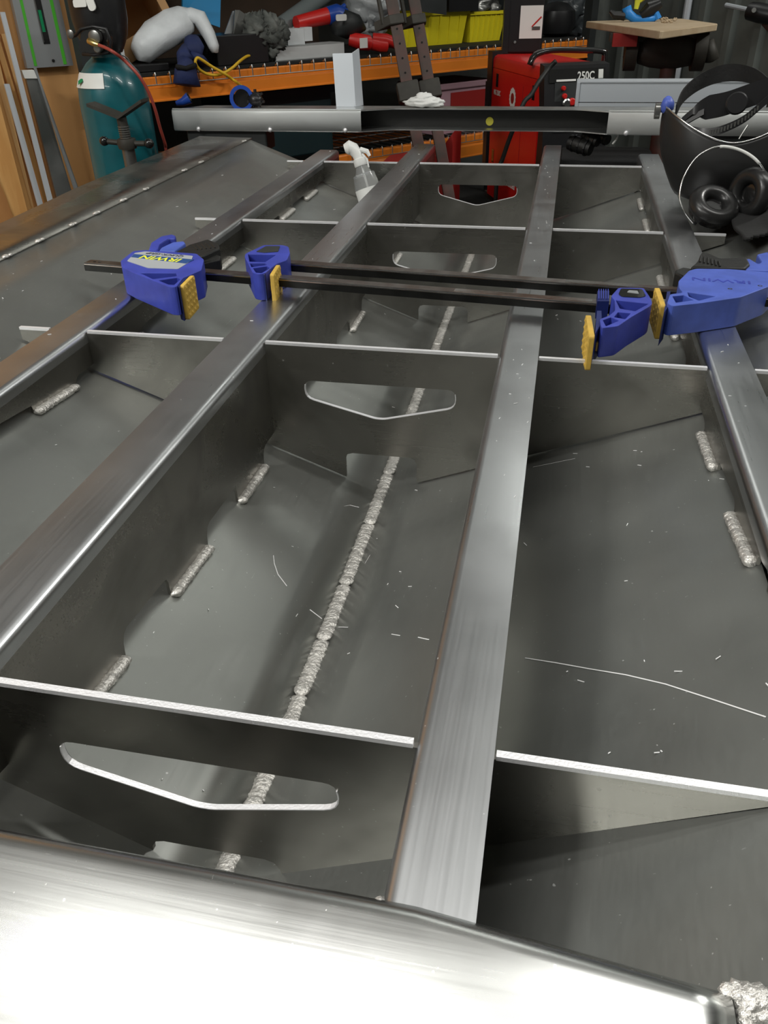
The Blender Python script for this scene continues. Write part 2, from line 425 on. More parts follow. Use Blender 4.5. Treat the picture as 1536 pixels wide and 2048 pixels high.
for sd in (-1, 1):
    def pl(u, v):
        y = .12 + (YE - .12) * v; d = lerp_tab(DCH, y) * u; return V((XC + sd * d, y, hz(d, y)))
    o = MB().grid(pl, 12, 60).build('bottom_plate', 'hull', hull, smooth='all')
    md = o.modifiers.new('s', 'SOLIDIFY'); md.thickness = .004; md.offset = -sd
    # chine flat
    def ch(u, v):
        y = .12 + (YE + .02 - .12) * v; d = lerp_tab(DCH, y); w = lerp_tab([(.1, .08), (1.2, .14), (1.7, .175), (2.1, .198), (3., .20)], y)
        return V((XC + sd * (d + w * u), y, hz(d, y) + .003 + .004 * u))
    o = MB().grid(ch, 3, 60).build('chine_plate', 'frame', hull, smooth='all')
    md = o.modifiers.new('s', 'SOLIDIFY'); md.thickness = .004; md.offset = -sd
    # outer hull side below the chine flat
    def sdp(u, v):
        y = .12 + (YE + .02 - .12) * v; d = lerp_tab(DCH, y); w = lerp_tab([(.1, .08), (1.2, .14), (1.7, .175), (2.1, .198), (3., .20)], y)
        return V((XC + sd * (d + w - .001 - .01 * u), y, hz(d, y) + .004 - .05 * u))
    o = MB().grid(sdp, 1, 60).build('chine_lip', 'frame', hull)
    md = o.modifiers.new('s', 'SOLIDIFY'); md.thickness = .003
def bead(path, r, seed=0, flat=.5, step=.0065, n=8):
    path = [V(p) for p in path]; L = [0]
    for a, c in zip(path, path[1:]): L.append(L[-1] + (c - a).length)
    T = L[-1]; k = max(4, int(T / step * 2)); out = []; rad = []; rnd = random.Random(seed)
    for i in range(k + 1):
        s_ = T * i / k; j = 0
        while j < len(L) - 2 and L[j + 1] < s_: j += 1
        t_ = (s_ - L[j]) / max(1e-9, L[j + 1] - L[j]); p = path[j].lerp(path[j + 1], t_)
        p = p + V((rnd.uniform(-1, 1), 0, rnd.uniform(-.5, .5))) * r * .05
        q = r * (1.05 if i % 2 else .90) * (1 + rnd.uniform(-.09, .09))
        if i in (0, k): q *= .45
        out.append(p); rad.append(q)
    return out, rad
# chine tack welds
for i, y in enumerate((1.47, 1.59, 1.73, 1.84, 1.98, 2.11, 2.37, 2.50, 2.89)):
    for sd in (-1, 1):
        d = lerp_tab(DCH, y); p = V((XC + sd * (d + .003), y, hz(d, y) + .004))
        b = MB(); b.blob(p, (.006, .011, .0035), i, .35, 3, 10, 6); b.blob(p + V((.002, .012, 0)), (.005, .006, .003), i + 3, .3, 3, 8, 5)
        b.build('tack_weld', 'weld', hull, smooth='all')
# keel weld in passes
ys = [.2, .33, .5, .69, .80, .93, 1.10, 1.27, 1.50, 1.72, 1.9, 2.06, 2.3, 2.6, 2.93]
for i, (a, c) in enumerate(zip(ys, ys[1:])):
    pth = [(XC, a + (c - a) * k / 6 + (.004 if k == 0 else 0), kz(a + (c - a) * k / 6) + .0035) for k in range(7)]
    P, Rr = bead(pth, .0118, i, .5, .0055)
    b = MB().tube(P, Rr, 10, .32)
    b.blob(P[0] + V((0, .006, .001)), (.0118, .012, .0045), i, .12, 2, 12, 8)
    b.build('keel_weld', 'weld', hull, smooth='all')

# ---- stringers: folded Z of web and flange
TH = .0045
def stringer(xw, sd, y0, y1, wfl, name='stringer'):
    """xw bend-side x, sd direction of the flange (+1 right); web below the bend"""
    st = bpy.data.objects.new(name, None)
    r = .011
    # flange + bend as a swept profile
    prof = [(0, -.022)]
    for k in range(6):
        a = math.pi / 2 * k / 5; prof.append((sd * (r - r * math.cos(a)), -r + r * math.sin(a)))
    prof.append((sd * wfl, 0))
    inner = [(sd * wfl, -TH)]
    for k in range(5, -1, -1):
        a = math.pi / 2 * k / 5; rr_ = r - TH; inner.append((sd * (r - rr_ * math.cos(a)), -r + rr_ * math.sin(a)))
    inner.append((sd * TH, -.022))
    full = prof + inner
    if sd < 0: full = full[::-1]
    b = MB(); n = len(full)
    vs = [(xw + x, y, z) for y in (y0, y1) for x, z in full]
    fs = [tuple(range(n)), tuple(range(n, 2 * n))[::-1]] + [(i + n, (i + 1) % n + n, (i + 1) % n, i) for i in range(n)]
    b.add(vs, fs)
    o = b.build('stringer', 'flange', hull, smooth=True)
    # web with scallops along its lower edge
    d = abs(xw - XC)
    low = []
    y = y0
    ends = []
    k0 = int((y0 - .63) / .257) - 1
    cuts = [(.63 + .257 * k, .63 + .257 * k + .128) for k in range(k0, 14)]
    cuts = [(max(a, y0 + .004), min(c, y1 - .004)) for a, c in cuts if c > y0 + .03 and a < y1 - .03]
    pts = [(y0, hz(d, y0) + .001)]
    for a, c in cuts:
        h = .033
        if d > .4: h = .016
        pts.append((a, hz(d, a) + .001))
        pts += [(a + .002, hz(d, a) + h * .55), (a + .007, hz(d, a) + h * .88), (a + .016, hz(d, a) + h)]
        pts += [(c - .010, hz(d, c) + h), (c - .003, hz(d, c) + h * .92), (c, hz(d, c) + h * .7), (c + .001, hz(d, c) + .001)]
    pts.append((y1, hz(d, y1) + .001))
    yy = [p[0] for p in pts]
    loop = pts + [(y1, -.0221), (y0, -.0221)]
    me = fill([loop], TH)
    Mw = basis((xw + sd * TH / 2, 0, 0), (0, 1, 0), (0, 0, 1))
    w_ = MB().mesh(me, Mw).build('web', 'frame', o)
    # stitch welds
    seg = [(c, cuts[i + 1][0]) for i, (a, c) in enumerate(cuts[:-1])]
    seg = [(max(a, y0), c) for a, c in seg]
    for i, (a, c) in enumerate(seg):
        if c - a < .05: continue
        a += .006; c -= .004
        off = -sd * .004
        pth = [(xw + off, a + (c - a) * k / 4, hz(d + (-.004 if True else 0), a + (c - a) * k / 4) + .004) for k in range(5)]
        P, Rr = bead(pth, .0092, i + int(d * 100), .7, .005)
        b = MB().tube(P, Rr, 9, .65)
        b.blob(P[1], (.0095, .010, .0065), i, .15, 2, 10, 8)
        b.build('stitch_weld', 'weld', o, smooth='all')
    return o
sA = stringer(-.794, -1, .70, 3.015, .068)
sB = stringer(-.464, -1, .268, 3.165, .072)
sC = stringer(-.0705, 1, .268, 3.17, .0625)
sD = stringer(.249, 1, .70, 3.02, .066)

# ---- transverse frames
FR = [(.418, .482), (1.212, .657), (2.007, .655), (2.808, .655)]
for i, (y, dm) in enumerate(FR):
    k = kz(y); s_ = lerp_tab(SLOPE, y)
    zt = -.0046
    up = .004
    zend = min(k + s_ * dm + up, zt - .012)
    if i == 0: zend = -.252 + .52 * dm
    mh = .065
    mtop = -.203
    zl = k + s_ * mh + up
    low = [(-dm, zend), (-mh, zl)] + [(-mh, mtop - .012), (-mh + .004, mtop - .003), (-mh + .013, mtop), (mh - .013, mtop), (mh - .004, mtop - .003), (mh, mtop - .012)] + [(mh, zl), (dm, zend)]
    if i == 0: low = [(-dm, zend), (-mh - .002, -.2185), (-mh - .001, -.209), (-mh + .004, -.2), (-mh + .013, -.197), (mh - .013, -.197), (mh - .004, -.2), (mh + .001, -.209), (mh + .002, -.2185), (dm, zend)]
    # slots let the stringer webs pass
    outer = low + [(dm, zt), (-dm, zt)]
    hole = roundpoly([(-.131, -.067), (-.131, -.100), (-.008, -.131), (.008, -.131), (.131, -.100), (.131, -.067)], [.014, .02, .006, .006, .02, .014])
    me = fill([outer, hole], .0055)
    Mf = basis((XC, y, 0), (1, 0, 0), (0, 0, 1))
    fo = MB().mesh(me, Mf).build('transverse_frame', 'frame', hull)
    # bright sawn top edge, in the lengths that show between the flanges
    xs = [(-dm + XC, -.866), (-.792, -.5385), (-.4625, -.072), (-.0065, .2475), (.3165, XC + dm)]
    for a, c in xs:
        if i == 0: a = max(a, XC - dm); c = min(c, XC + dm)
        if c - a < .01: continue
        MB().box((a, y - .0033, zt - .0005), (c, y + .0033, zt + .0042)).build('cut_edge', 'edge', fo)
    # bright cut edge of the lightening hole, lower rim
    rim = [(XC + x, y - .0012, z + .0006) for x, z in roundpoly([(-.131, -.067), (-.131, -.100), (-.008, -.131), (.008, -.131), (.131, -.100), (.131, -.067)], [.014, .02, .006, .006, .02, .014])]
    rim = rim[3:-3]
    b = MB(); b.ribbon(rim, (0, .0058, 0), .0012); b.build('hole_edge', 'edge', fo)

# ---- bow crossmember: wide folded flange toward the camera
b = MB()
def bowf(u, v):
    x = -.80 + (.142 + .80) * u
    ye = .284 - .018 * max(0, (x + .05)) / .19
    r = .014
    if v < .45:
        a = math.pi / 2 * (v / .45)
        return V((x, ye - r + r * math.cos(a), -r + r * math.sin(a) + .004))
    return V((x, (ye - r) + (.10 - (ye - r)) * (v - .45) / .55, .004 - .010 * ((v - .45) / .55) ** 2))
b.grid(bowf, 40, 22)
def boww(u, v):
    x = -.80 + (.142 + .80) * u; ye = .284 - .018 * max(0, (x + .05)) / .19
    d = x - XC; zb = hz(d, ye) + .002; z0 = -.021
    return V((x, ye, z0 + (min(zb, z0) - z0) * v))
bo = b.build('bow_crossmember', 'bow', hull, smooth='all')
md = bo.modifiers.new('s', 'SOLIDIFY'); md.thickness = .004; md.offset = -1
o = MB().grid(boww, 40, 4).build('web', 'frame', bo)
md = o.modifiers.new('s', 'SOLIDIFY'); md.thickness = .004
# weld blobs where the crossmember meets the chine, notch weld at the centre stringer
b = MB()
for i, (u, v, r) in enumerate(((1490, 1992, .010), (1512, 2004, .013), (1500, 2030, .008), (1528, 2030, .009), (1535, 2005, .010), (1463, 1984, .007), (1495, 2046, .006))):
    b.blob(Pz(u, v, .002), (r, r * .8, r * .55), i, .4, 3, 14, 9)
b.build('corner_weld', 'weld', bo, smooth='all')
b = MB(); rnd = random.Random(5)
def sliver(p, q, wd):
    d = (q - p).normalized(); n_ = V((-d.y, d.x, 0)) * wd
    b.add([p - n_ * .3, p + n_ * .3, q + n_, q - n_, p + V((0, 0, .0004)), q + V((0, 0, .0004))], [(0, 3, 5, 4), (4, 5, 2, 1)])
for k in range(85):
    u = rnd.gauss(690, 75); v = 1812 + (u - 690) * .16 + abs(rnd.gauss(0, 48)); l = rnd.uniform(12, 60)
    if u > 790 or u < 480: continue
    sliver(Pz(u, v, .0045), Pz(u - l * .78, v + l * .62, .0045), .00035)
for k in range(120):
    u = rnd.uniform(180, 760); v = 1730 + u * .13 + rnd.uniform(0, 130); l = rnd.uniform(2, 9)
    sliver(Pz(u, v, .0045), Pz(u - l * .6, v + l, .0045), rnd.uniform(.0003, .0008))
for u, v, u2, v2 in ((100, 1765, 15, 1905), (480, 1800, 420, 1890), (905, 1860, 700, 1990), (1010, 1890, 770, 2020)): sliver(Pz(u, v, .0045), Pz(u2, v2, .0045), .0004)
stuff(b.build('scratches', 'scratch', bo))
b = MB(); b.blob(Pz(757, 1812, -.002), (.004, .007, .004), 3, .3, 3, 12, 8); b.build('tack_weld', 'weld', bo, smooth='all')
q = Pz(1421, 2037, .0035); b = MB().prism([(q.x + .0022 * math.cos(a * .7), q.y + .0028 * math.sin(a * .7)) for a in range(9)], .0008, .0016); b.build('drill_mark', 'ink', bo)
me = text_mesh('28', .011, .0001)
MB().mesh(me, basis(Pz(1483, 2038, .0017), (1, .18, 0), (0, 1, 0))).build('handwritten_mark', 'ink', bo)

# ---- scratches and swarf on the plates
def hull_pt(u, v):
    d = ray(u, v); t0, t1 = .2, 5.
    sc_ = 1 / d.length
    lo = 0.; p = CAM.copy(); st = d * sc_ * .004
    for k in range(1500):
        p = p + st
        if p.z < hz(p.x - XC, p.y): break
    return V((p.x, p.y, hz(p.x - XC, p.y)))
def scratch(pts, wd=.0011):
    P = [hull_pt(*q) + V((0, 0, .0006)) for q in pts]
    MB().ribbon(P, (wd * .5, wd, 0), .0003).build('scratch', 'chip', hull)
scratch([(1050, 1317), (1110, 1327), (1180, 1340), (1250, 1353), (1330, 1372), (1420, 1400), (1530, 1438)], .0013)
scratch([(547, 1112), (549, 1130), (556, 1150), (574, 1175)], .0012)
scratch([(688, 1013), (700, 1011), (718, 1016)]); scratch([(620, 1222), (644, 1241)]); scratch([(836, 1277), (858, 1280)], .0014)
scratch([(783, 1269), (800, 1272)]); scratch([(677, 1255), (696, 1256)]); scratch([(118, 1560), (180, 1600)], .001); scratch([(730, 1128), (740, 1112)])
scratch([(1148, 880), (1200, 868), (1240, 861)], .001); scratch([(1066, 936), (1150, 918)], .001)
b = MB(); rnd = random.Random(3)
for k in range(170):
    y = rnd.choice([rnd.uniform(.45, 1.3), rnd.uniform(.45, 2.8)]); d = rnd.uniform(-.8, .6)
    p = V((XC + d, y, hz(d, y) + .0012)); a = rnd.uniform(0, 3.14); l = rnd.uniform(.0008, .004)
    b.box((-l, -.0004, -.0004), (l, .0004, .0005), Matrix.Translation(p) @ Matrix.Rotation(a, 4, 'Z'))
for k in range(60):
    x = rnd.choice([rnd.uniform(-.53, -.475), rnd.uniform(-.055, -.012), rnd.uniform(-.85, -.81), rnd.uniform(.265, .31), rnd.uniform(-.055, -.012)]); y = rnd.uniform(.72, 3.0)
    a = rnd.uniform(0, 3.14); l = rnd.uniform(.0006, .003)
    b.box((-l, -.0004, 0), (l, .0004, .0007), Matrix.Translation((x, y, .0002)) @ Matrix.Rotation(a, 4, 'Z'))
stuff(b.build('swarf', 'chip', hull))

#BACKGROUND
# ================================================================ CLAMPS
def P2(pts, z=.05, dz=0):
    out = []
    for u, v in pts:
        p = Pz(u, v, z); out.append((p.x, p.y))
    return out
def ccw(pl):
    a = sum(p[0] * q[1] - q[0] * p[1] for p, q in zip(pl, pl[1:] + pl[:1])); return pl if a > 0 else pl[::-1]
def shrink(pl, d):
    cx = sum(p[0] for p in pl) / len(pl); cy = sum(p[1] for p in pl) / len(pl)
    return [(cx + (x - cx) * (1 - d), cy + (y - cy) * (1 - d)) for x, y in pl]
def head(root, name, outl, pockets, ztop, zbot=.001, bev=.001, web='bluedark', rad=.006, mt='blue'):
    o = roundpoly(ccw(P2(outl, ztop)), rad, 3); ps = [roundpoly(shrink(ccw(P2(p, ztop)), .0), .0015, 2) for p in pockets]
    me = fill([o] + ps, ztop - zbot, bev)
    Mx = Matrix.Translation((0, 0, (ztop + zbot) / 2))
    h = MB().mesh(me, Mx).build(name, mt, root)
    ps = [shrink([tuple(q) for q in p], -.04) for p in ps]
    if pockets:
        b = MB()
        for p in ps: b.prism(ccw([tuple(q) for q in p]), zbot + .006, ztop - .020)
        for i, p in enumerate(ps):
            MB().prism(ccw([tuple(q) for q in p]), zbot + .004, zbot + .014).build('pocket_web', web, h)  # pocket floor in darker blue for the shade inside the recess
    return h
def bar(root, p0, p1, z0, z1, wd, topmat, name='bar'):
    a = V(p0); c = V(p1); d = (c - a).normalized(); nrm = V((-d.y, d.x, 0)); L = (c - a).length
    Mx = basis((a.x, a.y, 0), d, nrm)
    h = (z1 - z0)
    prof = [(-wd / 2, z0), (wd / 2, z0), (wd / 2, z1 - .0015), (wd / 2 - .0015, z1), (-wd / 2 + .0015, z1), (-wd / 2, z1 - .0015)]
    b = MB(); b.add([(x, y, z) for x in (0, L) for y, z in prof], [tuple(range(6))[::-1], tuple(range(6, 12))] + [(i, (i + 1) % 6, (i + 1) % 6 + 6, i + 6) for i in range(6)], Mx)
    o = b.build(name, 'steel_black', root)
    MB().box((.001, -wd / 2 + .002, z1 - .0003), (L - .001, wd / 2 - .002, z1 + .0006), Mx).build('worn_face', topmat, o)
    MB().box((.001, -wd / 2 - .0005, z1 - .0028), (L - .001, -wd / 2 + .0002, z1 - .0012), Mx).build('worn_edge', 'bar_shine', o)
    return o, Mx, L
def pad(root, x0, x1, y0, y1, z0, z1, face, slant=0.):
    """yellow swivel pad; face +1 looks right, -1 left"""
    Mx = Matrix.Translation(((x0 + x1) / 2, (y0 + y1) / 2, 0)) @ Matrix.Rotation(slant, 4, 'Z')
    hx = (x1 - x0) / 2; hy = (y1 - y0) / 2
    Q = Mx @ Matrix(((0, 0, 1, 0), (1, 0, 0, 0), (0, 1, 0, 0), (0, 0, 0, 1)))
    o = MB().prism(rr(-hy, z0, hy, z1, .004, 3), -hx, hx, Q, .001).build('pad', 'yellowpad', root)
    b = MB()
    for i in range(4):
        for j in range(5):
            cy = -hy + (i + .5) * 2 * hy / 4; cz = z0 + (j + .5) * (z1 - z0) / 5; r = hy / 4 * .62; rz_ = (z1 - z0) / 10 * .7
            x = face * hx; X = face * (hx + .0022)
            b.add([(x, cy - r, cz - rz_), (x, cy + r, cz - rz_), (x, cy + r, cz + rz_), (x, cy - r, cz + rz_), (X, cy, cz)],
                  [(0, 1, 4), (1, 2, 4), (2, 3, 4), (3, 0, 4)] if face > 0 else [(1, 0, 4), (2, 1, 4), (3, 2, 4), (0, 3, 4)], Mx)
    stuff(b.build('pad_studs', 'yellowpad', o))
    MB().box((-face * (hx + .010) if face > 0 else hx, -hy * .3, z0 + .02), ((-hx) if face > 0 else hx + .010, hy * .5, z0 + .034), Mx).build('swivel_pin', 'yellowpad', o)
    return o

# -- near clamp: sliding head on the left stringer, fixed head at the right
k1 = thing('bar_clamp', 'blue bar clamp nearest the camera, its lettered grey label sliding head on the left stringer', 'clamp', (-.4, 1.45, 0), 'bar clamps across the stringers')
a1 = V((-.945, 1.502, 0)); e1 = V((.135, 1.392, 0))
bar(k1, a1, e1, .0155, .031, .026, 'bar_top')
d1 = (e1 - a1).normalized()
b = MB(); Mx = basis((0, 0, 0), d1, (-d1.y, d1.x, 0))
q0 = a1 + d1 * .78; q1 = a1 + d1 * 1.02
MB().box((0, -.0075, .0308), (.245, .0055, .0328), basis(q0, d1, (-d1.y, d1.x, 0))).build('polished_strip', 'bar_shine', k1)
for k in (.018, .03):
    q = a1 + d1 * k; MB().prism([(q.x + .0032 * math.cos(t), q.y + .0032 * math.sin(t)) for t in [i * .785 for i in range(8)]], .0314, .0322).build('bar_hole', 'gloss_black', k1)
h1 = head(k1, 'sliding_head', [(243, 533), (241, 522), (266, 502), (292, 500), (393, 507), (408, 519), (403, 540), (372, 553), (366, 556), (352, 574), (337, 573), (262, 543)],
          [[(280, 545.5), (352, 546), (354, 552), (306, 558)], [(317, 560.5), (354, 555), (361, 558), (348, 569.5), (338, 569)]], .054)
MB().prism(roundpoly(ccw(P2([(254, 522), (270, 506), (290, 503), (386, 512), (382, 522), (356, 538), (296, 536)], .0545)), .003, 2), .0536, .0548).build('label_plate', 'label_grey', h1)
MB().prism(ccw(P2([(262, 514), (268, 508), (388, 519), (372, 527)], .055)), .0545, .0551).build('label_band', 'label_blue', h1)
ax = (Pz(385, 523, .055) - Pz(270, 512, .055)).normalized()
me = text_mesh('IRWIN', .030, .0002, True)
c_ = Pz(321, 517, .0553)
MB().mesh(me, basis(c_, -ax, (ax.y * 1, -1, 0)) @ Matrix.Diagonal((1.05, .95, 1, 1))).build('lettering', 'yellow_print', h1)
me = text_mesh('QUICK-GRIP', .0155, .0002)
MB().mesh(me, basis(Pz(330, 509, .0553), -ax, (ax.y, -1, 0))).build('lettering', 'dark_print', h1)
# jaw foot and pad
MB().prism(ccw(P2([(351, 573), (376, 551), (381, 553), (358, 576)], .05)), -.012, .052, None, .001).build('jaw_plate', 'bluedark', k1)
pad(k1, -.6595, -.650, 1.316, 1.380, -.012, .052, 1, .10)
# trigger side
b = MB(); me = fill([roundpoly(ccw(P2([(297, 501), (302, 487), (322, 474), (345, 470), (352, 473), (351, 478), (338, 478), (320, 489), (316, 500)], .04)), .003, 2)], .030, .003)
b.mesh(me, Matrix.Translation((0, 0, .027))); b.build('release_lever', 'blue', k1)
b = MB(); b.mesh(fill([roundpoly(ccw(P2([(318, 501), (322, 495), (345, 484), (368, 482), (371, 486), (350, 502)], .042)), .003, 2)], .022, .003), Matrix.Translation((0, 0, .031))).build('trigger', 'bluelight', k1)
hb = MB().mesh(fill([roundpoly(ccw(P2([(352, 503), (378, 489), (415, 478), (437, 486), (440, 496), (405, 512)], .045)), .004, 3)], .032, .003), Matrix.Translation((0, 0, .029))).build('handle', 'rubber', k1)
b = MB()
for k in range(5):
    t = k / 5; p = Pz(385 + 44 * t, 490 - 6 * t, .045); q = Pz(395 + 44 * t, 500 - 5 * t, .045)
    b.tube([p, q], .0018, 5)
stuff(b.build('grip_ribs', 'rubber', hb))
MB().mesh(fill([roundpoly(ccw(P2([(406, 514), (432, 508), (442, 512), (440, 518), (406, 526)], .035)), .003, 3)], .026, .003), Matrix.Translation((0, 0, .022))).build('squeeze_handle', 'rubber', k1)
# fixed head (right)
f1 = head(k1, 'fixed_head', [(1229, 600), (1222, 592), (1237, 575), (1288, 576), (1300, 594), (1305, 606), (1300, 612), (1262, 634), (1236, 652), (1203, 656), (1199, 638), (1218, 631), (1230, 621)],
          [[(1232, 600), (1298, 607), (1270, 622), (1240, 617)], [(1236, 624), (1262, 626), (1250, 638), (1228, 634)], [(1206, 640), (1222, 634), (1238, 641), (1212, 652)]], .050)
MB().prism(roundpoly(ccw(P2([(1237, 588), (1242, 577), (1284, 578), (1292, 592), (1280, 595), (1244, 593)], .051)), .004, 3), .0498, .0512).build('cap_plate', 'gloss_black', f1)
MB().prism(roundpoly(ccw(P2([(1254, 584), (1258, 580), (1275, 581), (1278, 587)], .052)), .002, 2), .0512, .0518).build('cap_badge', 'rail', f1)
MB().prism(ccw(P2([(1195, 580), (1219, 580), (1219, 600), (1195, 600)], .045)), .012, .044, None, .001).build('bar_stop', 'bluedark', k1)
for i in range(5):
    u = 1197 + i * 4.6
    MB().prism(ccw(P2([(u, 580), (u + 1.4, 580), (u + 1.4, 599), (u, 599)], .045)), .044, .047).build('stop_fin', 'blue', k1)
MB().prism(ccw(P2([(1194, 621), (1203, 621), (1204, 645), (1190, 668)], .045)), -.012, .045, None, .001).build('jaw_plate', 'bluedark', k1)
pad(k1, .063, .0715, 1.195, 1.290, -.012, .045, -1, .05)

# -- far clamp: fixed head left, sliding head on the right stringer
k2 = thing('bar_clamp', 'blue bar clamp behind the first one, plain blue sliding head on the right stringer', 'clamp', (-.1, 1.5, 0), 'bar clamps across the stringers')
a2 = V((-.530, 1.556, 0)); e2 = V((.40, 1.468, 0))
o_, Mx2, L2 = bar(k2, a2, e2, .0155, .031, .026, 'bar_top')
d2 = (e2 - a2).normalized(); q0 = a2 + d2 * .56
MB().box((0, -.009, .0308), (.24, .007, .0328), basis(q0, d2, (-d2.y, d2.x, 0))).build('polished_strip', 'bar_shine', k2)
f2 = head(k2, 'fixed_head', [(489, 513), (491, 507), (527, 490), (566, 490), (577, 493), (580, 506), (574, 520), (554, 527), (548, 531), (530, 546), (518, 548), (505, 545)],
          [[(496, 508), (553, 509), (530, 524), (499, 523)], [(500, 526), (530, 526), (534, 530), (503, 534)], [(506, 536), (534, 532), (540, 536), (523, 546), (512, 545)]], .052)
MB().prism(roundpoly(ccw(P2([(512, 503), (532, 492), (560, 492), (556, 503), (530, 505)], .053)), .003, 3), .0518, .0530).build('cap_plate', 'darkgrey', f2)
MB().prism(ccw(P2([(522, 548), (549, 527), (555, 527), (529, 549)], .05)), -.008, .050, None, .001).build('jaw_plate', 'bluedark', k2)
pad(k2, Pz(551, 538, .05).x - .004, Pz(551, 538, .05).x + .004, Pz(543, 549, .05).y, Pz(560, 529, .05).y, -.008, .05, 1, .12)
h2 = head(k2, 'sliding_head', [(1358, 576), (1357, 562), (1378, 541), (1392, 537), (1460, 538), (1545, 545), (1552, 560), (1540, 572), (1482, 594), (1400, 606), (1344, 612), (1334, 606), (1340, 588), (1366, 585)],
          [[(1375, 584), (1432, 592), (1398, 601), (1378, 593)], [(1345, 592), (1368, 590), (1388, 600), (1352, 605)]], .052, mt='bluelight')
o = MB().mesh(text_mesh('IRWIN', .030, .0004), basis(Pz(1442, 561, .0522), -d2, (d2.y, -1, 0)) @ Matrix.Diagonal((1.15, .8, 1, 1))).build('embossed_lettering', 'blue', h2)
for u, v in ((1460, 578), (1520, 572)):
    q = Pz(u, v, .052); MB().lathe([(.004, 0), (.004, .001), (.002, .001), (.002, .0004)], 12, Matrix.Translation((q.x, q.y, .0515))).build('screw', 'silver', h2)
MB().prism(ccw(P2([(1334, 583), (1341, 582), (1338, 612), (1328, 625)], .046)), -.012, .046, None, .001).build('jaw_plate', 'bluedark', k2)
pad(k2, .180, .1885, 1.345, 1.440, -.012, .047, -1, .03)
MB().mesh(fill([roundpoly(ccw(P2([(1490, 540), (1480, 518), (1500, 517), (1517, 527), (1524, 523), (1514, 508), (1536, 503), (1552, 520), (1550, 542)], .04)), .004, 3)], .024, .003), Matrix.Translation((0, 0, .028))).build('release_lever', 'bluelight', k2)
hb = MB().mesh(fill([roundpoly(ccw(P2([(1396, 522), (1402, 508), (1418, 510), (1440, 520), (1492, 517), (1500, 532), (1490, 541), (1380, 538), (1390, 530)], .04)), .005, 3)], .034, .004), Matrix.Translation((0, 0, .027))).build('handle', 'rubber', k2)
b = MB()
for k in range(6):
    p = Pz(1402 + 7 * k, 512 + 2.2 * k, .045); q = Pz(1400 + 8 * k, 524 + 1.8 * k, .045); b.tube([p, q], .002, 5)
stuff(b.build('grip_ribs', 'rubber', hb))
MB().mesh(fill([roundpoly(ccw(P2([(1350, 543), (1352, 537), (1366, 532), (1392, 536), (1370, 552)], .04)), .003, 3)], .028, .003), Matrix.Translation((0, 0, .024))).build('squeeze_handle', 'rubber', k2)

# ================================================================ SPRAY BOTTLE
p0 = V((-.598, 2.69, -.124)); pn = Py(722, 330, 2.72); ph_ = Py(712, 297, 2.72)
sp = thing('spray_bottle', 'clear spray bottle with white trigger head standing between frames beside the third stringer', 'bottle', p0)
ax_ = (pn - p0).normalized(); Mb = basis(p0, ax_.cross(V((0, 1, 0))), V((0, 1, 0)).cross(ax_).cross(ax_) * -1)
zx = ax_; xx = V((1, 0, 0)); xx = (xx - zx * xx.dot(zx)).normalized(); yy_ = zx.cross(xx)
Mb = Matrix((xx, yy_, zx)).transposed().to_4x4(); Mb.translation = p0
L_ = (pn - p0).length
MB().lathe([(.038, 0), (.042, .006), (.042, .07), (.036, .11), (.030, L_ - .035), (.020, L_ - .008), (.017, L_)], 20, Mb).build('bottle_body', 'bottle', sp, smooth=True)
MB().lathe([(.0435, .02), (.0435, .065)], 20, Mb, cap=False, a0=3.6, a1=6.2).build('label', 'white', sp)
MB().tube([Mb @ V((0, 0, .01)), Mb @ V((.002, 0, L_))], .003, 6).build('dip_tube', 'white', sp)
MB().lathe([(.020, L_ - .004), (.022, L_), (.021, L_ + .018), (.015, L_ + .022)], 20, Mb).build('collar', 'white', sp, smooth=True)
hd = [Mb @ V((0, 0, L_ + .015)), Mb @ V((-.002, 0, L_ + .035)), Mb @ V((-.010, 0, L_ + .053)), Mb @ V((-.022, -.004, L_ + .062)), Mb @ V((-.036, -.006, L_ + .062))]
MB().tube(hd, [.017, .019, .022, .024, .015], 12, .9).build('trigger_head', 'white', sp, smooth=True)
MB().tube([Mb @ V((.012, 0, L_ + .045)), Mb @ V((.032, 0, L_ + .032)), Mb @ V((.036, 0, L_ + .016))], [.008, .008, .005], 8).build('nozzle', 'white', sp, smooth=True)
MB().tube([Mb @ V((.014, 0, L_ + .03)), Mb @ V((.024, 0, L_ + .01)), Mb @ V((.022, 0, L_ - .015))], [.005, .004, .003], 6).build('trigger', 'white', sp, smooth=True)

# ================================================================ TRANSOM CAP BEAM
cy = 3.10; cx0 = -1.457; cx1 = .922
cap = thing('transom_cap', 'long folded aluminium transom cap with a cut-away middle, across the hull far end', 'beam', (XC, cy, .046))
ct, cb, dp = .1185, .046, .125
xl, xr = Py(722, 240, cy).x, Py(1216, 240, cy).x
nl, nr = Py(782, 240, cy).x, Py(1155, 240, cy).x
nd = .055
def capflange(z, up):
    pts = [(cx0, cy), (xl, cy), (nl, cy + nd), (nr, cy + nd), (xr, cy), (cx1, cy), (cx1 - .03, cy + dp), (cx0 + .085, cy + dp)]
    return MB().prism(ccw(roundpoly(pts, [.004, .01, .02, .02, .01, .004, .004, .004], 3)), z - .0035, z)
capflange(ct, 1).build('top_flange', 'cap', cap)
capflange(cb + .0035, 0).build('bottom_flange', 'cap', cap)
MB().box((cx0 + .085, cy + dp - .004, cb), (cx1 - .03, cy + dp, ct)).build('back_web', 'web_shade', cap)
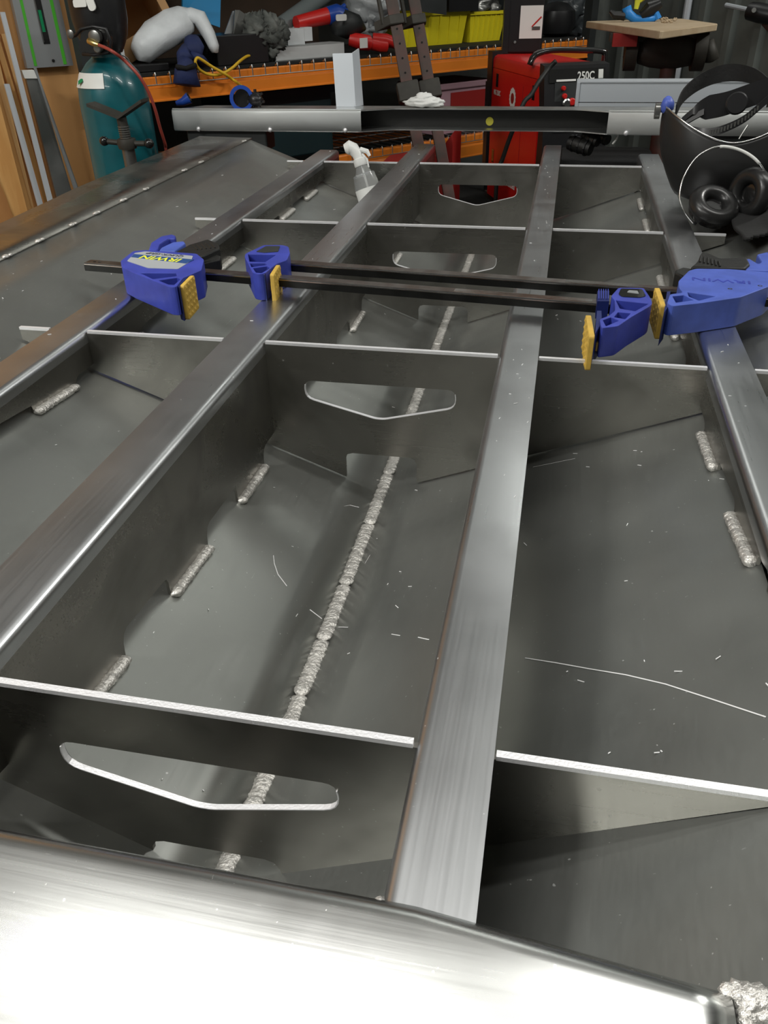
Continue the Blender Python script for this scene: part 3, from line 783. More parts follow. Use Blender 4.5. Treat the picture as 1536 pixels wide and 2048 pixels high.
def face(x0, x1):
    b = MB(); pr = [(cy, cb + .0035), (cy, ct - .012), (cy + .003, ct - .004), (cy + .010, ct)]
    b.add([(x, y, z) for x in (x0, x1) for y, z in pr], [(i, i + 4, i + 5, i + 1) for i in range(3)])
    o = b.build('front_face', 'film', cap, smooth='all'); md = o.modifiers.new('s', 'SOLIDIFY'); md.thickness = .0035; md.offset = 1
face(cx0, xl); face(xr, cx1)
b = MB().slab([(cx0, cy, cb), (cx0, cy, ct), (cx0 + .085, cy + dp, ct), (cx0 + .085, cy + dp, cb)], (.0035, 0, 0)).build('end_plate', 'cap', cap)
q = Py(979, 243, cy + dp - .01)
MB().prism([(.014 * math.cos(t), .0145 * math.sin(t)) for t in [i * .3927 for i in range(16)]], 0, .0015, basis((q.x, cy + dp - .0045, q.z), (1, 0, 0), (0, 0, 1))).build('round_sticker', 'yellowdot', cap)
for u, v in ((398, 263), (541, 265), (691, 265), (1252, 264)):
    q = Py(u, v, cy); b = MB(); b.blob((q.x, cy - .002, cb + .006), (.0085, .006, .0085), u, .2, 2, 12, 8); b.build('tack_weld', 'edge', cap, smooth='all')
# steel trestles carrying it
def trestle(x0, x1, y0, y1, zt, lab):
    t_ = thing('steel_trestle', lab, 'trestle', ((x0 + x1) / 2, (y0 + y1) / 2, FZ), 'trestles')
    MB().prism(rr(x0, y0, x1, y1, .008), zt - .07, zt, None, .003).build('top_beam', 'darkgrey', t_)
    for x in (x0 + .05, x1 - .05):
        for s2 in (y0 + .02, y1 - .02): MB().tube([(x, s2, zt - .07), (x + (.04 if x > (x0 + x1) / 2 else -.04), s2 + (.05 if s2 > y0 + .05 else -.05), FZ)], .016, 6).build('leg', 'darkgrey', t_)
trestle(-1.42, -1.10, 3.12, 3.22, cb, 'dark steel trestle under the left end of the transom cap')
trestle(.42, .85, 3.12, 3.55, cb, 'dark steel trestle under the right end of the transom cap, behind the helmet')
# hull cradle: two beams under the keel
for y, lab in ((.75, 'dark steel trestle under the near part of the hull'), (2.45, 'dark steel trestle under the far part of the hull')):
    trestle(-1.0, .46, y, y + .1, kz(y + .05) - .008 + .0, lab)

# pale folded channel behind the helmet
wb = thing('folded_channel', 'pale blue-white folded metal channel lying behind the transom cap and helmet', 'channel', (.36, 3.42, cb))
zz = Py(1155, 163, 3.4).z; zs = Py(1160, 206, 3.4).z
x0, x1 = .026, .70
MB().box((x0 + .012, 3.404, zs + .003), (x1, 3.41, zz - .002)).build('upper_face', 'whitebox', wb)
MB().box((x0, 3.40, zz - .004), (x1, 3.50, zz)).build('top_lip', 'whitebox', wb)
MB().box((x0, 3.398, cb), (x0 + .012, 3.50, zz - .004)).build('end_cheek', 'whitebox', wb)
MB().box((x0 + .012, 3.402, cb), (x1, 3.408, zs)).build('lower_face', 'whitebox', wb)
MB().box((x0 + .012, 3.42, cb), (x1, 3.50, cb + .004)).build('bottom_face', 'whitebox', wb)

# ================================================================ THINGS ON AND BEHIND THE CAP
def ring(c, r0, r1, ax1, n=24, tw=.03):
    ax1 = V(ax1).normalized(); t = V((0, 0, 1)) if abs(ax1.z) < .9 else V((1, 0, 0)); x = t.cross(ax1).normalized(); y = ax1.cross(x)
    m = Matrix((x, y, ax1)).transposed().to_4x4(); m.translation = V(c)
    return MB().lathe([(r1, -tw / 2), (r0, -tw / 2), (r0, tw / 2), (r1, tw / 2), (r1, -tw / 2)], n, m, cap=False)
q = Py(483, 193, 3.17); q.z = ct + .030
e = thing('blue_hose_coupling', 'glossy blue round coupling with black collar on the transom cap, at the yellow cord end', 'coupling', (q.x, q.y, ct))
ring(q, .044, .031, (.35, -1, .1), 24, .06).build('shell', 'bluecap', e, smooth=True)
ring(q + V((.0, .01, 0)), .031, .0, (.35, -1, .1), 20, .03).build('hollow', 'gloss_black', e)
b = MB(); cc = q + V((.055, 0, -.004)); b.blob(cc, (.028, .03, .024), 4, .3, 3, 12, 8); b.build('collar', 'blackplastic', e, smooth='all')
b = MB()
for k in range(7):
    t = k * .9; b.box((-.004, -.006, 0), (.004, .006, .034), Matrix.Translation(cc) @ Matrix.Rotation(t, 4, 'Y'))
stuff(b.build('lugs', 'blackplastic', e))
q = Py(366, 208, 3.20); q.z = ct + .012
e = thing('blue_nozzle', 'small blue flared nozzle with dark mouth at the left end of the transom cap', 'nozzle', (q.x, q.y, ct))
MB().tube([(q.x - .024, q.y - .01, ct + .009), (q.x, q.y, ct + .014), (q.x + .024, q.y + .01, ct + .026)], [.008, .014, .021], 14).build('shell', 'bluecap', e, smooth=True)
MB().tube([(q.x + .023, q.y + .0095, ct + .0255), (q.x + .028, q.y + .012, ct + .028)], [.020, .021], 14).build('mouth', 'gloss_black', e)
# leaning aluminium angle
p = Py(672, 206, 3.19); p2 = Py(665, 107, 3.22); dv = p2 - p; k_ = (ct + .0005 - p.z) / dv.z; p = p + dv * k_
b = MB(); wv = V((.074, 0, 0)); b.slab([p, p + wv, p2 + wv + V((0, 0, .001)), p2], (0, .004, 0))
e = thing('aluminium_angle', 'pale aluminium angle offcut standing upright on the transom cap', 'angle', (p.x + .03, p.y, ct))
b.build('wide_leg', 'whitebox', e)
MB().slab([p + wv, p + wv + V((.018, .05, 0)), p2 + wv + V((.014, .05, .012)), p2 + wv], (-.004, 0, 0)).build('narrow_leg', 'whitebox', e)
# white rag
q = Py(850, 205, 3.19); b = MB(); b.blob((q.x, q.y, ct + .017), (.070, .028, .018), 5, .35, 2.6, 30, 16); b.blob((q.x - .003, q.y, ct + .032), (.032, .02, .016), 9, .4, 3, 18, 12)
tag(b.build('white_rag', 'white', None, smooth='all'), 'crumpled white rag on top of the transom cap', 'rag')

# ================================================================ PALLET RACK
def rs(u, v, t): p = Pr(u, v, t) - RP0; return p.dot(RU), p.z
rack = thing('pallet_rack', 'orange pallet rack with wire mesh decks running along the back of the workshop', 'rack', rk(1.4, .4, FZ))
def beam(s0, s1, z0, z1, t=0.):
    h = z1 - z0
    pr = [(t + .045, z0), (t - .004, z0), (t - .004, z0 + .006), (t, z0 + .008), (t, z0 + h * .50), (t + .012, z0 + h * .58), (t + .012, z1 - h * .06), (t + .016, z1), (t + .045, z1)]
    b = MB(); n = len(pr); b.add([(s, tt, z) for s in (s0, s1) for tt, z in pr], [tuple(range(n))[::-1], tuple(range(n, 2 * n))] + [(i, (i + 1) % n, (i + 1) % n + n, i + n) for i in range(n)][::1], MR)
    return b.build('beam', 'orange', rack)
beam(-.24, 2.93, .079, .176); beam(-.24, 2.93, .079, .176, .80); beam(-.24, 2.93, -.378, -.262); beam(-.24, 2.93, -.378, -.262, .8)
beam(-.24, 2.93, .86, .96); beam(-.24, 2.93, .86, .96, .8)
for s in (-.29, 2.93):
    for t in (.0, .80):
        MB().box((s, t, FZ), (s + .06, t + .06, 1.6), MR).build('upright', 'darkgrey', rack)
b = MB().box((-.2, .02, .178), (2.92, .84, .190), MR); b.build('deck_mat', 'mat', rack)
me0 = None
for i, zt_ in enumerate((.178, -.260)):
    for k in range(45):
        s = -.19 + k * .0695
        if i and not (1.0 < s < 2.7): continue
        if me0 is None:
            b = MB().tube([(0, .8, .0), (0, .01, 0), (0, -.006, .010), (0, -.0085, 0), (0, -.0085, -.034)], .0028, 5)
            o = bpy.data.objects.new('wire', None)
            o = b.build('wire', 'wire'); me0 = o.data; base0 = o.location.copy(); o.parent = rack
            wires = o
            # rotate into the rack frame
            me0.transform(Matrix.Translation(base0))
        else:
            o = bpy.data.objects.new('wire', me0); C.objects.link(o); o.parent = rack
        o.matrix_local = Matrix.Translation(-rk(1.4, .4, FZ)) @ MR @ Matrix.Translation((s, 0, zt_ + .004))
for z in (.146, -.292):
    MB().tube([rk(-.2, -.0115, z), rk(2.9, -.0115, z)], .0024, 5).build('front_wire', 'wire', rack)
for t in (.2, .4, .6):
    MB().tube([rk(-.2, t, -.256), rk(2.9, t, -.256)], .0024, 5).build('cross_wire', 'wire', rack)
MB().box((-.2, .02, .965), (2.92, .84, .98), MR).build('deck_board', 'card_dark', rack)
DZ = .1905
def rbox(name, m, lab, cat, u0, v0, u1, t0, t1, zb=DZ, group=None, bev=.004, lean=0.):
    s0, z1 = rs(u0, v0, t0); s1, _ = rs(u1, v0, t0)
    b = MB().prism(rr(s0, t0, s1, t1, .006, 2), zb, z1, MR, bev)
    return tag(b.build(name, m), lab, cat, group)
def Tk(s, t, z, rot=(0, 0, 0)):
    from mathutils import Euler
    return MR @ Matrix.Translation((s, t, z)) @ Euler(rot).to_matrix().to_4x4()

# cardboard carton, tipped
s, z = rs(247, 34, .34)
e = thing('cardboard_box', 'open brown cardboard box tipped on its side at the left end of the rack', 'box', rk(s, .4, DZ))
Mx = Tk(s, .36, z, (0, -.42, -.1))
for a, c in (((-.17, -.16, -.14), (.17, .16, -.135)), ((-.17, -.16, .135), (.17, .16, .14)), ((-.17, .155, -.14), (.17, .16, .14)), ((-.165, -.16, -.135), (.165, -.155, -.095)), ((.135, -.16, -.0949), (.165, -.155, .135)), ((-.17, -.16, -.14), (-.165, .16, .14)), ((.165, -.16, -.14), (.17, .16, .14))):
    MB().box(a, c, Mx).build('panel', 'card', e)
MB().slab([(-.17, -.16, .14), (.17, -.16, .14), (.165, -.25, .20), (-.165, -.25, .20)], (0, 0, .004), Mx).build('flap', 'card', e)
MB().slab([(-.17, -.16, -.14), (.17, -.16, -.14), (.165, -.20, -.05), (-.165, -.20, -.05)], (0, -.004, 0), Mx).build('flap', 'card', e)
rbox('plaster_block', 'carton', 'small grey block under the tipped cardboard box', 'block', 222, 82, 246, .1, .3)
s, z = rs(243, 120, .03)
b = MB(); b.tube([Tk(s, .03, DZ + .037) @ V((.036 * math.cos(t), 0, .036 * math.sin(t))) for t in [i * .2618 for i in range(25)]], .003, 6, cap=False)
tag(b.build('wire_ring', 'wire'), 'thin steel ring standing on the mat behind the teal cylinder', 'ring')
s0, _ = rs(228, 125, .03); s1, _ = rs(345, 125, .03)
tag(MB().prism(rr(s0, .06, s1, .4, .01), DZ, DZ + .03, MR, .004).build('black_tray', 'blackplastic'), 'flat black tray at the left end of the rack, under the white plastic bag', 'tray')
# white bag
e = thing('plastic_bag', 'long white plastic bag of rolled material lying on the rack', 'bag', rk(.3, .25, DZ))
P = [Pr(272, 104, .13), Pr(284, 98, .13), Pr(310, 78, .13), Pr(345, 52, .14), Pr(366, 38, .15), Pr(378, 30, .15)]
b = MB(); b.tube(P, [.034, .060, .066, .066, .062, .032], 28, 1.)
for v_ in b.v: v_ += V((0, 0, .014 * noise.noise(v_ * 17))) + V((.012 * noise.noise(v_ * 11), 0, .006 * noise.noise(v_ * 40)))
b.build('roll', 'plasticbag', e, smooth='all')
b = MB(); b.tube([Pr(362, 30, .14), Pr(380, 30, .12), Pr(400, 42, .10), Pr(418, 68, .07), Pr(428, 95, .04), Pr(430, 104, .04)], [.03, .042, .045, .036, .030, .02], 16, .8)
for v_ in b.v: v_ += V((0, 0, .018 * noise.noise(v_ * 16)))
b.build('loose_end', 'plasticbag', e, smooth='all')
# navy gloves hanging over the beam
e = thing('work_gloves', 'pair of navy blue work gloves hanging over the orange beam', 'gloves', rk(.33, 0, DZ))
b = MB(); b.tube([Pr(384, 78, .08), Pr(388, 92, .05), Pr(386, 108, .02)], [.035, .045, .04], 12, .7)
b.tube([Pr(372, 92, .06), Pr(366, 108, .02), Pr(370, 118, -.02)], [.02, .03, .035], 10, .7); b.build('palm', 'navy', e, smooth='all')
b = MB(); b.tube([Pr(366, 116, -.01), Pr(374, 128, -.03), Pr(372, 142, -.035), Pr(374, 170, -.045)], [.034, .048, .056, .070], 14, .5)
b.build('cuff', 'navy', e, smooth='all')
b = MB(); b.tube([Pr(385, 112, 0.0), Pr(398, 118, .02), Pr(408, 128, .03)], [.03, .035, .03], 12, .6); b.build('finger_part', 'navy', e, smooth='all')
b = MB(); b.tube([Pr(352, 133, -.06), Pr(372, 137, -.065), Pr(392, 130, -.06)], .010, 8); b.build('cuff_opening', 'blackcloth', e, smooth='all')
# yellow cord
pts = [Pr(522, 108, .1), Pr(496, 112, .06), Pr(480, 122, .0), Pr(463, 137, -.03), Pr(440, 149, -.035), Pr(418, 149, -.035), Pr(400, 140, -.04), Pr(391, 126, -.05), Pr(394, 116, -.05), Pr(404, 120, -.05), Pr(425, 134, -.05), Pr(448, 147, -.06), Pr(475, 166, -.1), Py(492, 181, 3.2)]
def smoothp(P, n=5):
    out = []
    for i in range(len(P) - 1):
        a, b_, c, d = P[max(i - 1, 0)], P[i], P[i + 1], P[min(i + 2, len(P) - 1)]
        for k in range(n):
            t = k / n; out.append(.5 * ((2 * b_) + (c - a) * t + (2 * a - 5 * b_ + 4 * c - d) * t * t + (3 * b_ - a - 3 * c + d) * t ** 3))
    return out + [P[-1]]
tag(MB().tube(smoothp(pts), .0065, 8).build('yellow_rope', 'yellow_cord', None, smooth='all'), 'yellow cord looped over the orange rack beam', 'rope')
# panels at the back of the rack
s0, _ = rs(300, 0, .75); s1, _ = rs(640, 0, .75)
tag(MB().slab([(s0, .78, DZ), (s1, .78, DZ), (s1, .80, .85), (s0, .80, .85)], (0, .015, 0), MR).build('brown_panel', 'card_dark'), 'brown board standing at the back of the rack', 'board')
a, b_, c, d = Pr(366, -60, .5), Pr(443, -60, .5), Pr(440, 55, .42), Pr(365, 28, .42)
tag(MB().slab([a, b_, c, d], RN * .012).build('blue_board', 'bluepanel'), 'bright blue board standing behind the white plastic bag', 'board')
# thin aluminium offcuts
a, b_, c, d = Pr(466, 22, .25), Pr(477, 22, .25), Pr(462, 74, .18), Pr(447, 74, .18)
tag(MB().slab([a, b_, c, d], RN * .006).build('aluminium_offcut', 'rail'), 'thin leaning aluminium offcut behind the black case', 'offcut')
a, b_, c, d = Pr(470, 20, .22), Pr(479, 20, .22), Pr(555, 74, .2), Pr(466, 74, .16)
tag(MB().slab([a, b_, c, d], RN * .006).build('grey_offcut', 'gauge'), 'grey triangular sheet leaning beside the thin aluminium offcut', 'offcut')
e = rbox('black_case', 'blackplastic', 'low black case on the rack beside the crumpled grey rag', 'case', 430, 72, 535, .06, .32)
b = MB(); s, z = rs(528, 75, .12)
for i, (u, v, r) in enumerate(((510, 55, .05), (535, 62, .06), (548, 82, .05), (538, 100, .04), (520, 74, .05), (556, 66, .045))):
    q = Pr(u, v, .10); b.blob(q, (r * 1.15, r * .8, r * 1.1), i * 3, .6, 2.5, 22, 16, ridge=True)
tag(b.build('grey_rag', 'rag', None, smooth='all'), 'crumpled grey and white rag heaped on the black case', 'rag')
tag(MB().tube([Pr(562, 52, .22), Pr(640, -4, .34), Pr(680, -34, .40)], .040, 18).build('grey_tube', 'pvc', None, smooth=True), 'grey plastic pipe lying at a slant behind the white carton', 'pipe')
e = thing('red_cordless_tool', 'red-handled tool with a blue band and dark hood lying on the rack', 'tool', Pr(660, 60, .15))
MB().tube([Pr(592, 46, .16), Pr(640, 35, .16), Pr(657, 31, .16)], [.030, .036, .038], 14).build('red_sleeve', 'red', e, smooth=True)
MB().tube([Pr(655, 32, .16), Pr(672, 28, .15), Pr(690, 34, .14)], [.040, .045, .040], 14).build('blue_band', 'bluecap', e, smooth=True)
MB().tube([Pr(676, 26, .15), Pr(690, 10, .15)], [.022, .010], 10).build('blue_lever', 'bluecap', e, smooth=True)
MB().tube([Pr(668, 58, .13), Pr(690, 48, .13), Pr(712, 50, .12), Pr(730, 58, .12)], [.030, .075, .055, .010], 16, .9).build('hood', 'darkgrey', e, smooth='all')
MB().prism(rr(-.032, -.014, .032, .014, .008), 0, .004, basis(Pr(682, 35, .06), RU, (0, 0, 1))).build('badge', 'whitelabel', e)
e = thing('white_carton', 'small white carton resting on the square aluminium tube', 'carton', Pr(600, 88, .12))
s0, z1 = rs(574, 58, .10); s1, _ = rs(608, 58, .10); s2, _ = rs(624, 58, .1); zb = rs(600, 89, .10)[1]
MB().box((s0, .10, zb), (s1, .22, z1), MR).build('box', 'carton', e); MB().box((s1 + .001, .10, zb + .012), (s2, .22, z1 + .003), MR).build('lid', 'carton', e)
s0, z1 = rs(552, 90, .06); s1, _ = rs(690, 80, .06)
e = thing('square_tube', 'square aluminium tube lying on the rack under the white carton', 'tube', rk(s0, .1, DZ))
h = zb - .0008 - DZ - .0005
MB().box((s0, .07, DZ), (s1, .074, zb - .001), MR).box((s0, .19, DZ), (s1, .194, zb - .001), MR).box((s0, .07, DZ), (s1, .194, DZ + .004), MR).box((s0, .07, zb - .005), (s1, .194, zb - .001), MR).build('walls', 'film', e)
# clear plastic bag
b = MB()
for i, (u, v, rx, rz_) in enumerate(((735, 5, .12, .10), (765, 10, .10, .09), (745, 40, .08, .08), (735, 62, .05, .05))):
    b.blob(Pr(u, v, .34), (rx, .08, rz_), i * 2 + 1, .5, 1.8, 24, 16, ridge=True)
tag(b.build('clear_bag', 'clearbag', None, smooth='all'), 'bulging translucent plastic bag behind the red tool roll', 'bag')
# red hard cases
e = thing('red_clamp_tool', 'bright red two-handled tool with small white price tag lying on the rack edge', 'tool', rk(1.4, .05, DZ))
MB().tube([Pr(700, 78, .10), Pr(722, 84, .06), Pr(738, 86, .05)], [.034, .042, .040], 14, .9).build('red_body', 'red', e, smooth=True)
MB().tube([Pr(736, 87, .05), Pr(760, 92, .03), Pr(773, 93, .02)], [.030, .031, .028], 14, .9).build('short_handle', 'red', e, smooth=True)
MB().tube([Pr(745, 76, .12), Pr(772, 80, .08), Pr(793, 87, .05)], [.030, .038, .034], 14, .8).build('long_handle', 'red', e, smooth=True)
MB().box((-.024, -.022, 0), (.024, .022, .003), basis(Pr(727, 86, .005), RU, (0, 0, 1))).build('price_tag', 'whitelabel', e)
# yellow bins
def bin_(u0, u1, v0, lab, t=.26, ribs=6):
    s0, z1 = rs(u0, v0, t); s1, _ = rs(u1, v0, t); dd = .34
    e = thing('yellow_bin', lab, 'bin', rk((s0 + s1) / 2, t + dd / 2, DZ), 'yellow bins on the rack')
    g = .022
    lo = [(s0 + g, t + g), (s1 - g, t + g), (s1 - g, t + dd - g), (s0 + g, t + dd - g)]; hi = [(s0, t), (s1, t), (s1, t + dd), (s0, t + dd)]
    b = MB(); b.add([(x, y, DZ) for x, y in lo] + [(x, y, z1) for x, y in hi], [(3, 2, 1, 0)] + [(i, (i + 1) % 4, (i + 1) % 4 + 4, i + 4) for i in range(4)], MR)
    o = b.build('tub', 'yellowbin', e); md = o.modifiers.new('s', 'SOLIDIFY'); md.thickness = .003; md.offset = -1
    b = MB()
    for a, c in (((s0 - .008, t - .010, z1 - .016), (s1 + .008, t + .002, z1)), ((s0 - .008, t + dd - .002, z1 - .016), (s1 + .008, t + dd + .01, z1)), ((s0 - .008, t + .0021, z1 - .016), (s0 + .002, t + dd - .0021, z1)), ((s1 - .002, t + .0021, z1 - .016), (s1 + .008, t + dd - .0021, z1))): b.box(a, c, MR)
    b.build('rim', 'yellowbin', e)
    for k in range(ribs):
        s = s0 + g + (s1 - s0 - 2 * g) * (k + .5) / ribs
        MB().slab([(s - .004, t + g - .004, DZ + .01), (s + .004, t + g - .004, DZ + .01), (s + .004, t - .003, z1 - .017), (s - .004, t - .003, z1 - .017)], (0, .006, 0), MR).build('rib', 'yellowbin', e)
bin_(803, 936, 27, 'yellow plastic bin behind the rusty sash clamps'); bin_(941, 1012, 24, 'yellow plastic bin beside the black case on the red welder')
b = MB(); q = Pr(950, 14, .34); b.blob(q, (.10, .06, .05), 3, .4, 2, 18, 12); b.blob(q + V((.1, .05, -.01)), (.05, .04, .04), 6, .4, 2, 14, 10)
tag(b.build('grey_bundle', 'gauge', None, smooth='all'), 'grey bundle lying in the top of the right yellow bin', 'bundle')
s0, z0 = rs(832, 22, .16); s1, z1 = rs(893, 30, .16)
tag(MB().slab([(s0, .16, z0), (s1, .16, z1), (s1 + .02, .18, .86), (s0, .18, .86)], (0, .004, 0), MR).build('metal_sheet', 'darkgrey'), 'dark metal sheet hanging from the rack above the left yellow bin', 'sheet')
s0, z0 = rs(893, 24, .24); s1, z1 = rs(952, 24, .24)
tag(MB().box((s0, .22, z0), (s1, .4, .86), MR).build('dark_carton', 'blackplastic'), 'black box hanging from the shelf above over the gap between the bins', 'box')
# rusty sash clamps
def sash(ua, ub, va, vb, y, lab, wd, fl):
    a = Py(ua, va, y); c = Py(ub, vb, y - .12); d = (c - a); k_ = (FZ + .002 - a.z) / d.z; bt = a + d * k_; a = a - d * .35
    e = thing('sash_clamp', lab, 'clamp', bt, 'rusty sash clamps')
    dn = (bt - a).normalized(); x = V((1, .25, 0)); x = (x - dn * x.dot(dn)).normalized(); L = (bt - a).length
    Mx = basis(a, x, dn); Mx2 = Matrix((x, x.cross(dn) * -1, dn)).transposed().to_4x4(); Mx2.translation = a
    MB().prism(rr(-wd / 2, -.008, wd / 2, .008, .002, 2), 0, L, Mx2, .001).build('bar', 'rust', e)
    b0 = (Py(ua, va, y) - a).length
    def at(uu): return b0 + (Py(ub, vb, y - .12) - Py(ua, va, y)).length * uu
    k = at(.16); MB().prism([(-wd * 1.8 * fl[0], -.02), (wd * .7, -.02), (wd * .7, .014), (-wd * .5, .02)], k, k + .035, Mx2, .003).build('jaw', 'castiron', e)
    MB().tube([Mx2 @ V((-wd * 1.05, -.005, k - .14)), Mx2 @ V((-wd * 1.05, -.005, k + .02))], .009, 8).build('screw', 'castiron', e)
    k = at(.84); MB().prism(rr(-wd * .95, -.03, wd * .95, .016, .006), k, k + .07, Mx2, .004).build('sliding_shoe', 'castiron', e)
    for q in (.3, .45, .6, .75):
        k = at(q); MB().lathe([(.004, -.0095), (.004, -.0085)], 8, Mx2 @ Matrix.Translation((0, 0, k)) @ Matrix.Rotation(math.pi / 2, 4, 'X')).build('pin_hole', 'gloss_black', e)
sash(783, 819, 0, 195, 3.62, 'rusty brown sash clamp leaning in front of the rack, left of the pair', .046, (1,))
sash(828, 862, 0, 190, 3.74, 'rusty brown sash clamp before the yellow bin, right of the pair', .046, (.9,))
# pink crate
s0, z1 = rs(868, 170, .10); s1, _ = rs(985, 166, .10)
e = thing('pink_crate', 'dusty pink plastic crate on the lower rack shelf, left of the red welder', 'crate', rk((s0 + s1) / 2, .3, -.256))
MB().prism(rr(s0 + .02, .10, s1 - .02, .42, .02), -.253, z1 - .03, MR).build('tub', 'pink', e)
MB().prism(rr(s0, .085, s1, .44, .02), z1 - .03, z1, MR, .004).build('rim', 'pink', e)
MB().box((s0 + .13, .094, -.2), (s1 - .04, .099, z1 - .05), MR).build('front_panel', 'reddark', e)
e = thing('teal_crate', 'dark teal crate on the lower rack shelf behind the aluminium angle', 'crate', rk(.75, .3, -.256))
s0, z1 = rs(470, 190, .12); s1, _ = rs(664, 186, .12)
MB().prism(rr(s0, .12, s1, .5, .02), -.253, z1, MR, .006).build('tub', 'darkteal', e); MB().box((s0 - .01, .10, z1 - .03), (s1 + .01, .12, z1 + .002), MR).build('rim', 'darkteal', e)

# ================================================================ RED WELDER
zt = .205
A_ = Pz(985, 108, zt); B_ = Pz(1086, 131, zt); dl = (B_ - A_); LL = dl.length; dl.normalize(); dw = V((-dl.y, dl.x, 0))
if dw.x < 0: dw = -dw
WW = .27; zb_ = -.42
MW = Matrix((dl, dw, V((0, 0, 1)))).transposed().to_4x4(); MW.translation = V((A_.x, A_.y, 0))
mirror = dl.cross(dw).z < 0
we = thing('welding_machine', 'bright red welding machine with black front panel, behind the transom cap', 'welder', MW @ V((LL / 2, WW / 2, FZ)))
def wbx(b, a, c): return b.box(a, c, MW)
wbx(MB(), (.02, 0, zb_), (LL - .01, WW, zt - .055)).build('case', 'redpaint', we)
b = MB(); pr = [(0, zt - .053), (0, zt - .022), (.006, zt - .008), (.02, zt - .001), (WW - .02, zt - .001), (WW - .006, zt - .008), (WW, zt - .022), (WW, zt - .053)]
n = len(pr); b.add([(x, y, z) for x in (.02, LL - .01) for y, z in pr], [tuple(range(n)), tuple(range(n, 2 * n))[::-1]] + [(i, i + n, (i + 1) % n + n, (i + 1) % n) for i in range(n)], MW); b.build('lid', 'redpaint', we, smooth=True)
wbx(MB(), (-.05, -.006, zt - .22), (.02, WW + .006, zt + .012)).build('rear_guard', 'blackplastic', we)
wbx(MB(), (-.075, -.004, zb_ + .05), (-.02, WW, zt - .12)).build('rear_panel', 'blackplastic', we)
b = MB().add([(LL - .02, -.005, zt + .006), (LL + .03, -.005, zt), (LL + .065, -.005, zt - .16), (LL + .09, -.005, zb_ + .2), (LL + .09, -.005, zb_), (LL + .01, -.005, zb_), (LL + .02, -.005, zt - .2), (LL - .015, -.005, zt - .07)] +
     [(x, WW + .005, z) for x, z in ((LL - .02, zt + .006), (LL + .03, zt), (LL + .065, zt - .16), (LL + .09, zb_ + .2), (LL + .09, zb_), (LL + .01, zb_), (LL + .02, zt - .2), (LL - .015, zt - .07))],
     [tuple(range(8)), tuple(range(8, 16))[::-1]] + [(i, i + 8, (i + 1) % 8 + 8, (i + 1) % 8) for i in range(8)], MW)
b.build('front_panel', 'blackplastic', we)
for x, z0, z1 in ((.095, zt - .13, zt - .075), (LL - .085, zt - .135, zt - .08), (.085, zb_ + .16, zb_ + .22), (LL - .08, zb_ + .14, zb_ + .19)):
    wbx(MB(), (x - .015, -.0015, z0), (x + .015, .004, z1)).build('vent_slot', 'gloss_black', we)
x = .33; z = zt - .155
Q = MW @ Matrix.Translation((x, -.0005, z)) @ Matrix.Rotation(math.pi / 2, 4, 'X')
b = MB(); b.add([(.042 * (1.08 if k % 2 else .95) * math.cos(k * .196), .042 * (1.08 if k % 2 else .95) * math.sin(k * .196), .001) for k in range(32)], [tuple(range(32))], Q); b.build('fan_ring', 'whitelabel', we)
b = MB(); b.lathe([(.022, .001), (.022, .002)], 16, Q); b.build('fan_eye', 'reddark', we)
XD = -dl if False else dl
tm = text_mesh('MIG 250C', .030, .0002, True)
MB().mesh(tm, basis(MW @ V((.105, -.002, zt - .155)), dl, (0, 0, 1)) @ Matrix.Diagonal((.8, 1, 1, 1))).build('lettering', 'whitelabel', we)
tm = text_mesh('MIG 250C Advanced', .042, .0002, True)
MB().mesh(tm, basis(MW @ V((.26, -.002, zb_ + .11)), dl, (0, -.0, 1)) @ Matrix.Diagonal((1.0, 1, 1, 1))).build('lettering', 'whitelabel', we)
# side seam
wbx(MB(), (.46, -.0012, zb_ + .02), (.463, .002, zt - .09)).build('seam', 'reddark', we)
# control face on the black front panel
def fl(y, z, off=.0):      # point on the slanted front face
    x = LL + .03 + (.035 * (zt - z) / .16 if z > zt - .16 else .035 + .025 * (zt - .16 - z) / (zt - .16 - zb_ - .2))
    return MW @ V((x + off, y, z))
def fslab(y0, y1, z0, z1, off, th, name, m_):
    return MB().slab([fl(y0, z0, off), fl(y1, z0, off), fl(y1, z1, off), fl(y0, z1, off)], dl * th).build(name, m_, we)
fslab(.04, .135, zt - .24, zt - .052, .0, .004, 'control_panel', 'darkgrey')
fslab(.045, .128, zt - .056, zt - .049, .003, .004, 'panel_line', 'whitelabel')
fslab(.015, WW - .015, zt - .06, zt - .012, .0, .004, 'name_panel', 'gloss_black')
fslab(.226, .246, zt - .050, zt - .018, .004, .003, 'badge', 'whitelabel')
MB().mesh(text_mesh('250C', .042, .0003, True), basis(fl(.172, zt - .040, .006), dw, V((0, 0, 1)) - dl * .2) @ Matrix.Diagonal((.80, 1, 1, 1))).build('lettering', 'whitelabel', we)
for y_, z_, r, m_ in ((.075, zt - .080, .009, 'red'), (.080, zt - .108, .010, 'red'), (.112, zt - .130, .015, 'red'), (.088, zt - .134, .018, 'silver')):
    MB().lathe([(r, 0), (r, .010), (r * .7, .014)], 14, Matrix.Translation(fl(y_, z_, .004)) @ dl.to_track_quat('Z', 'Y').to_matrix().to_4x4()).build('knob', m_, we, smooth=True)
hp = [MW @ V((LL - .10, y_, z_)) for y_, z_ in ((-.02, zt - .005), (.0, zt + .030), (.07, zt + .046), (.2, zt + .042), (WW + .02, zt + .036), (WW + .04, zt + .02), (WW + .035, zt - .06))]
MB().tube(smoothp(hp, 3), .017, 10, .7).build('carry_handle', 'gloss_black', we, smooth='all')
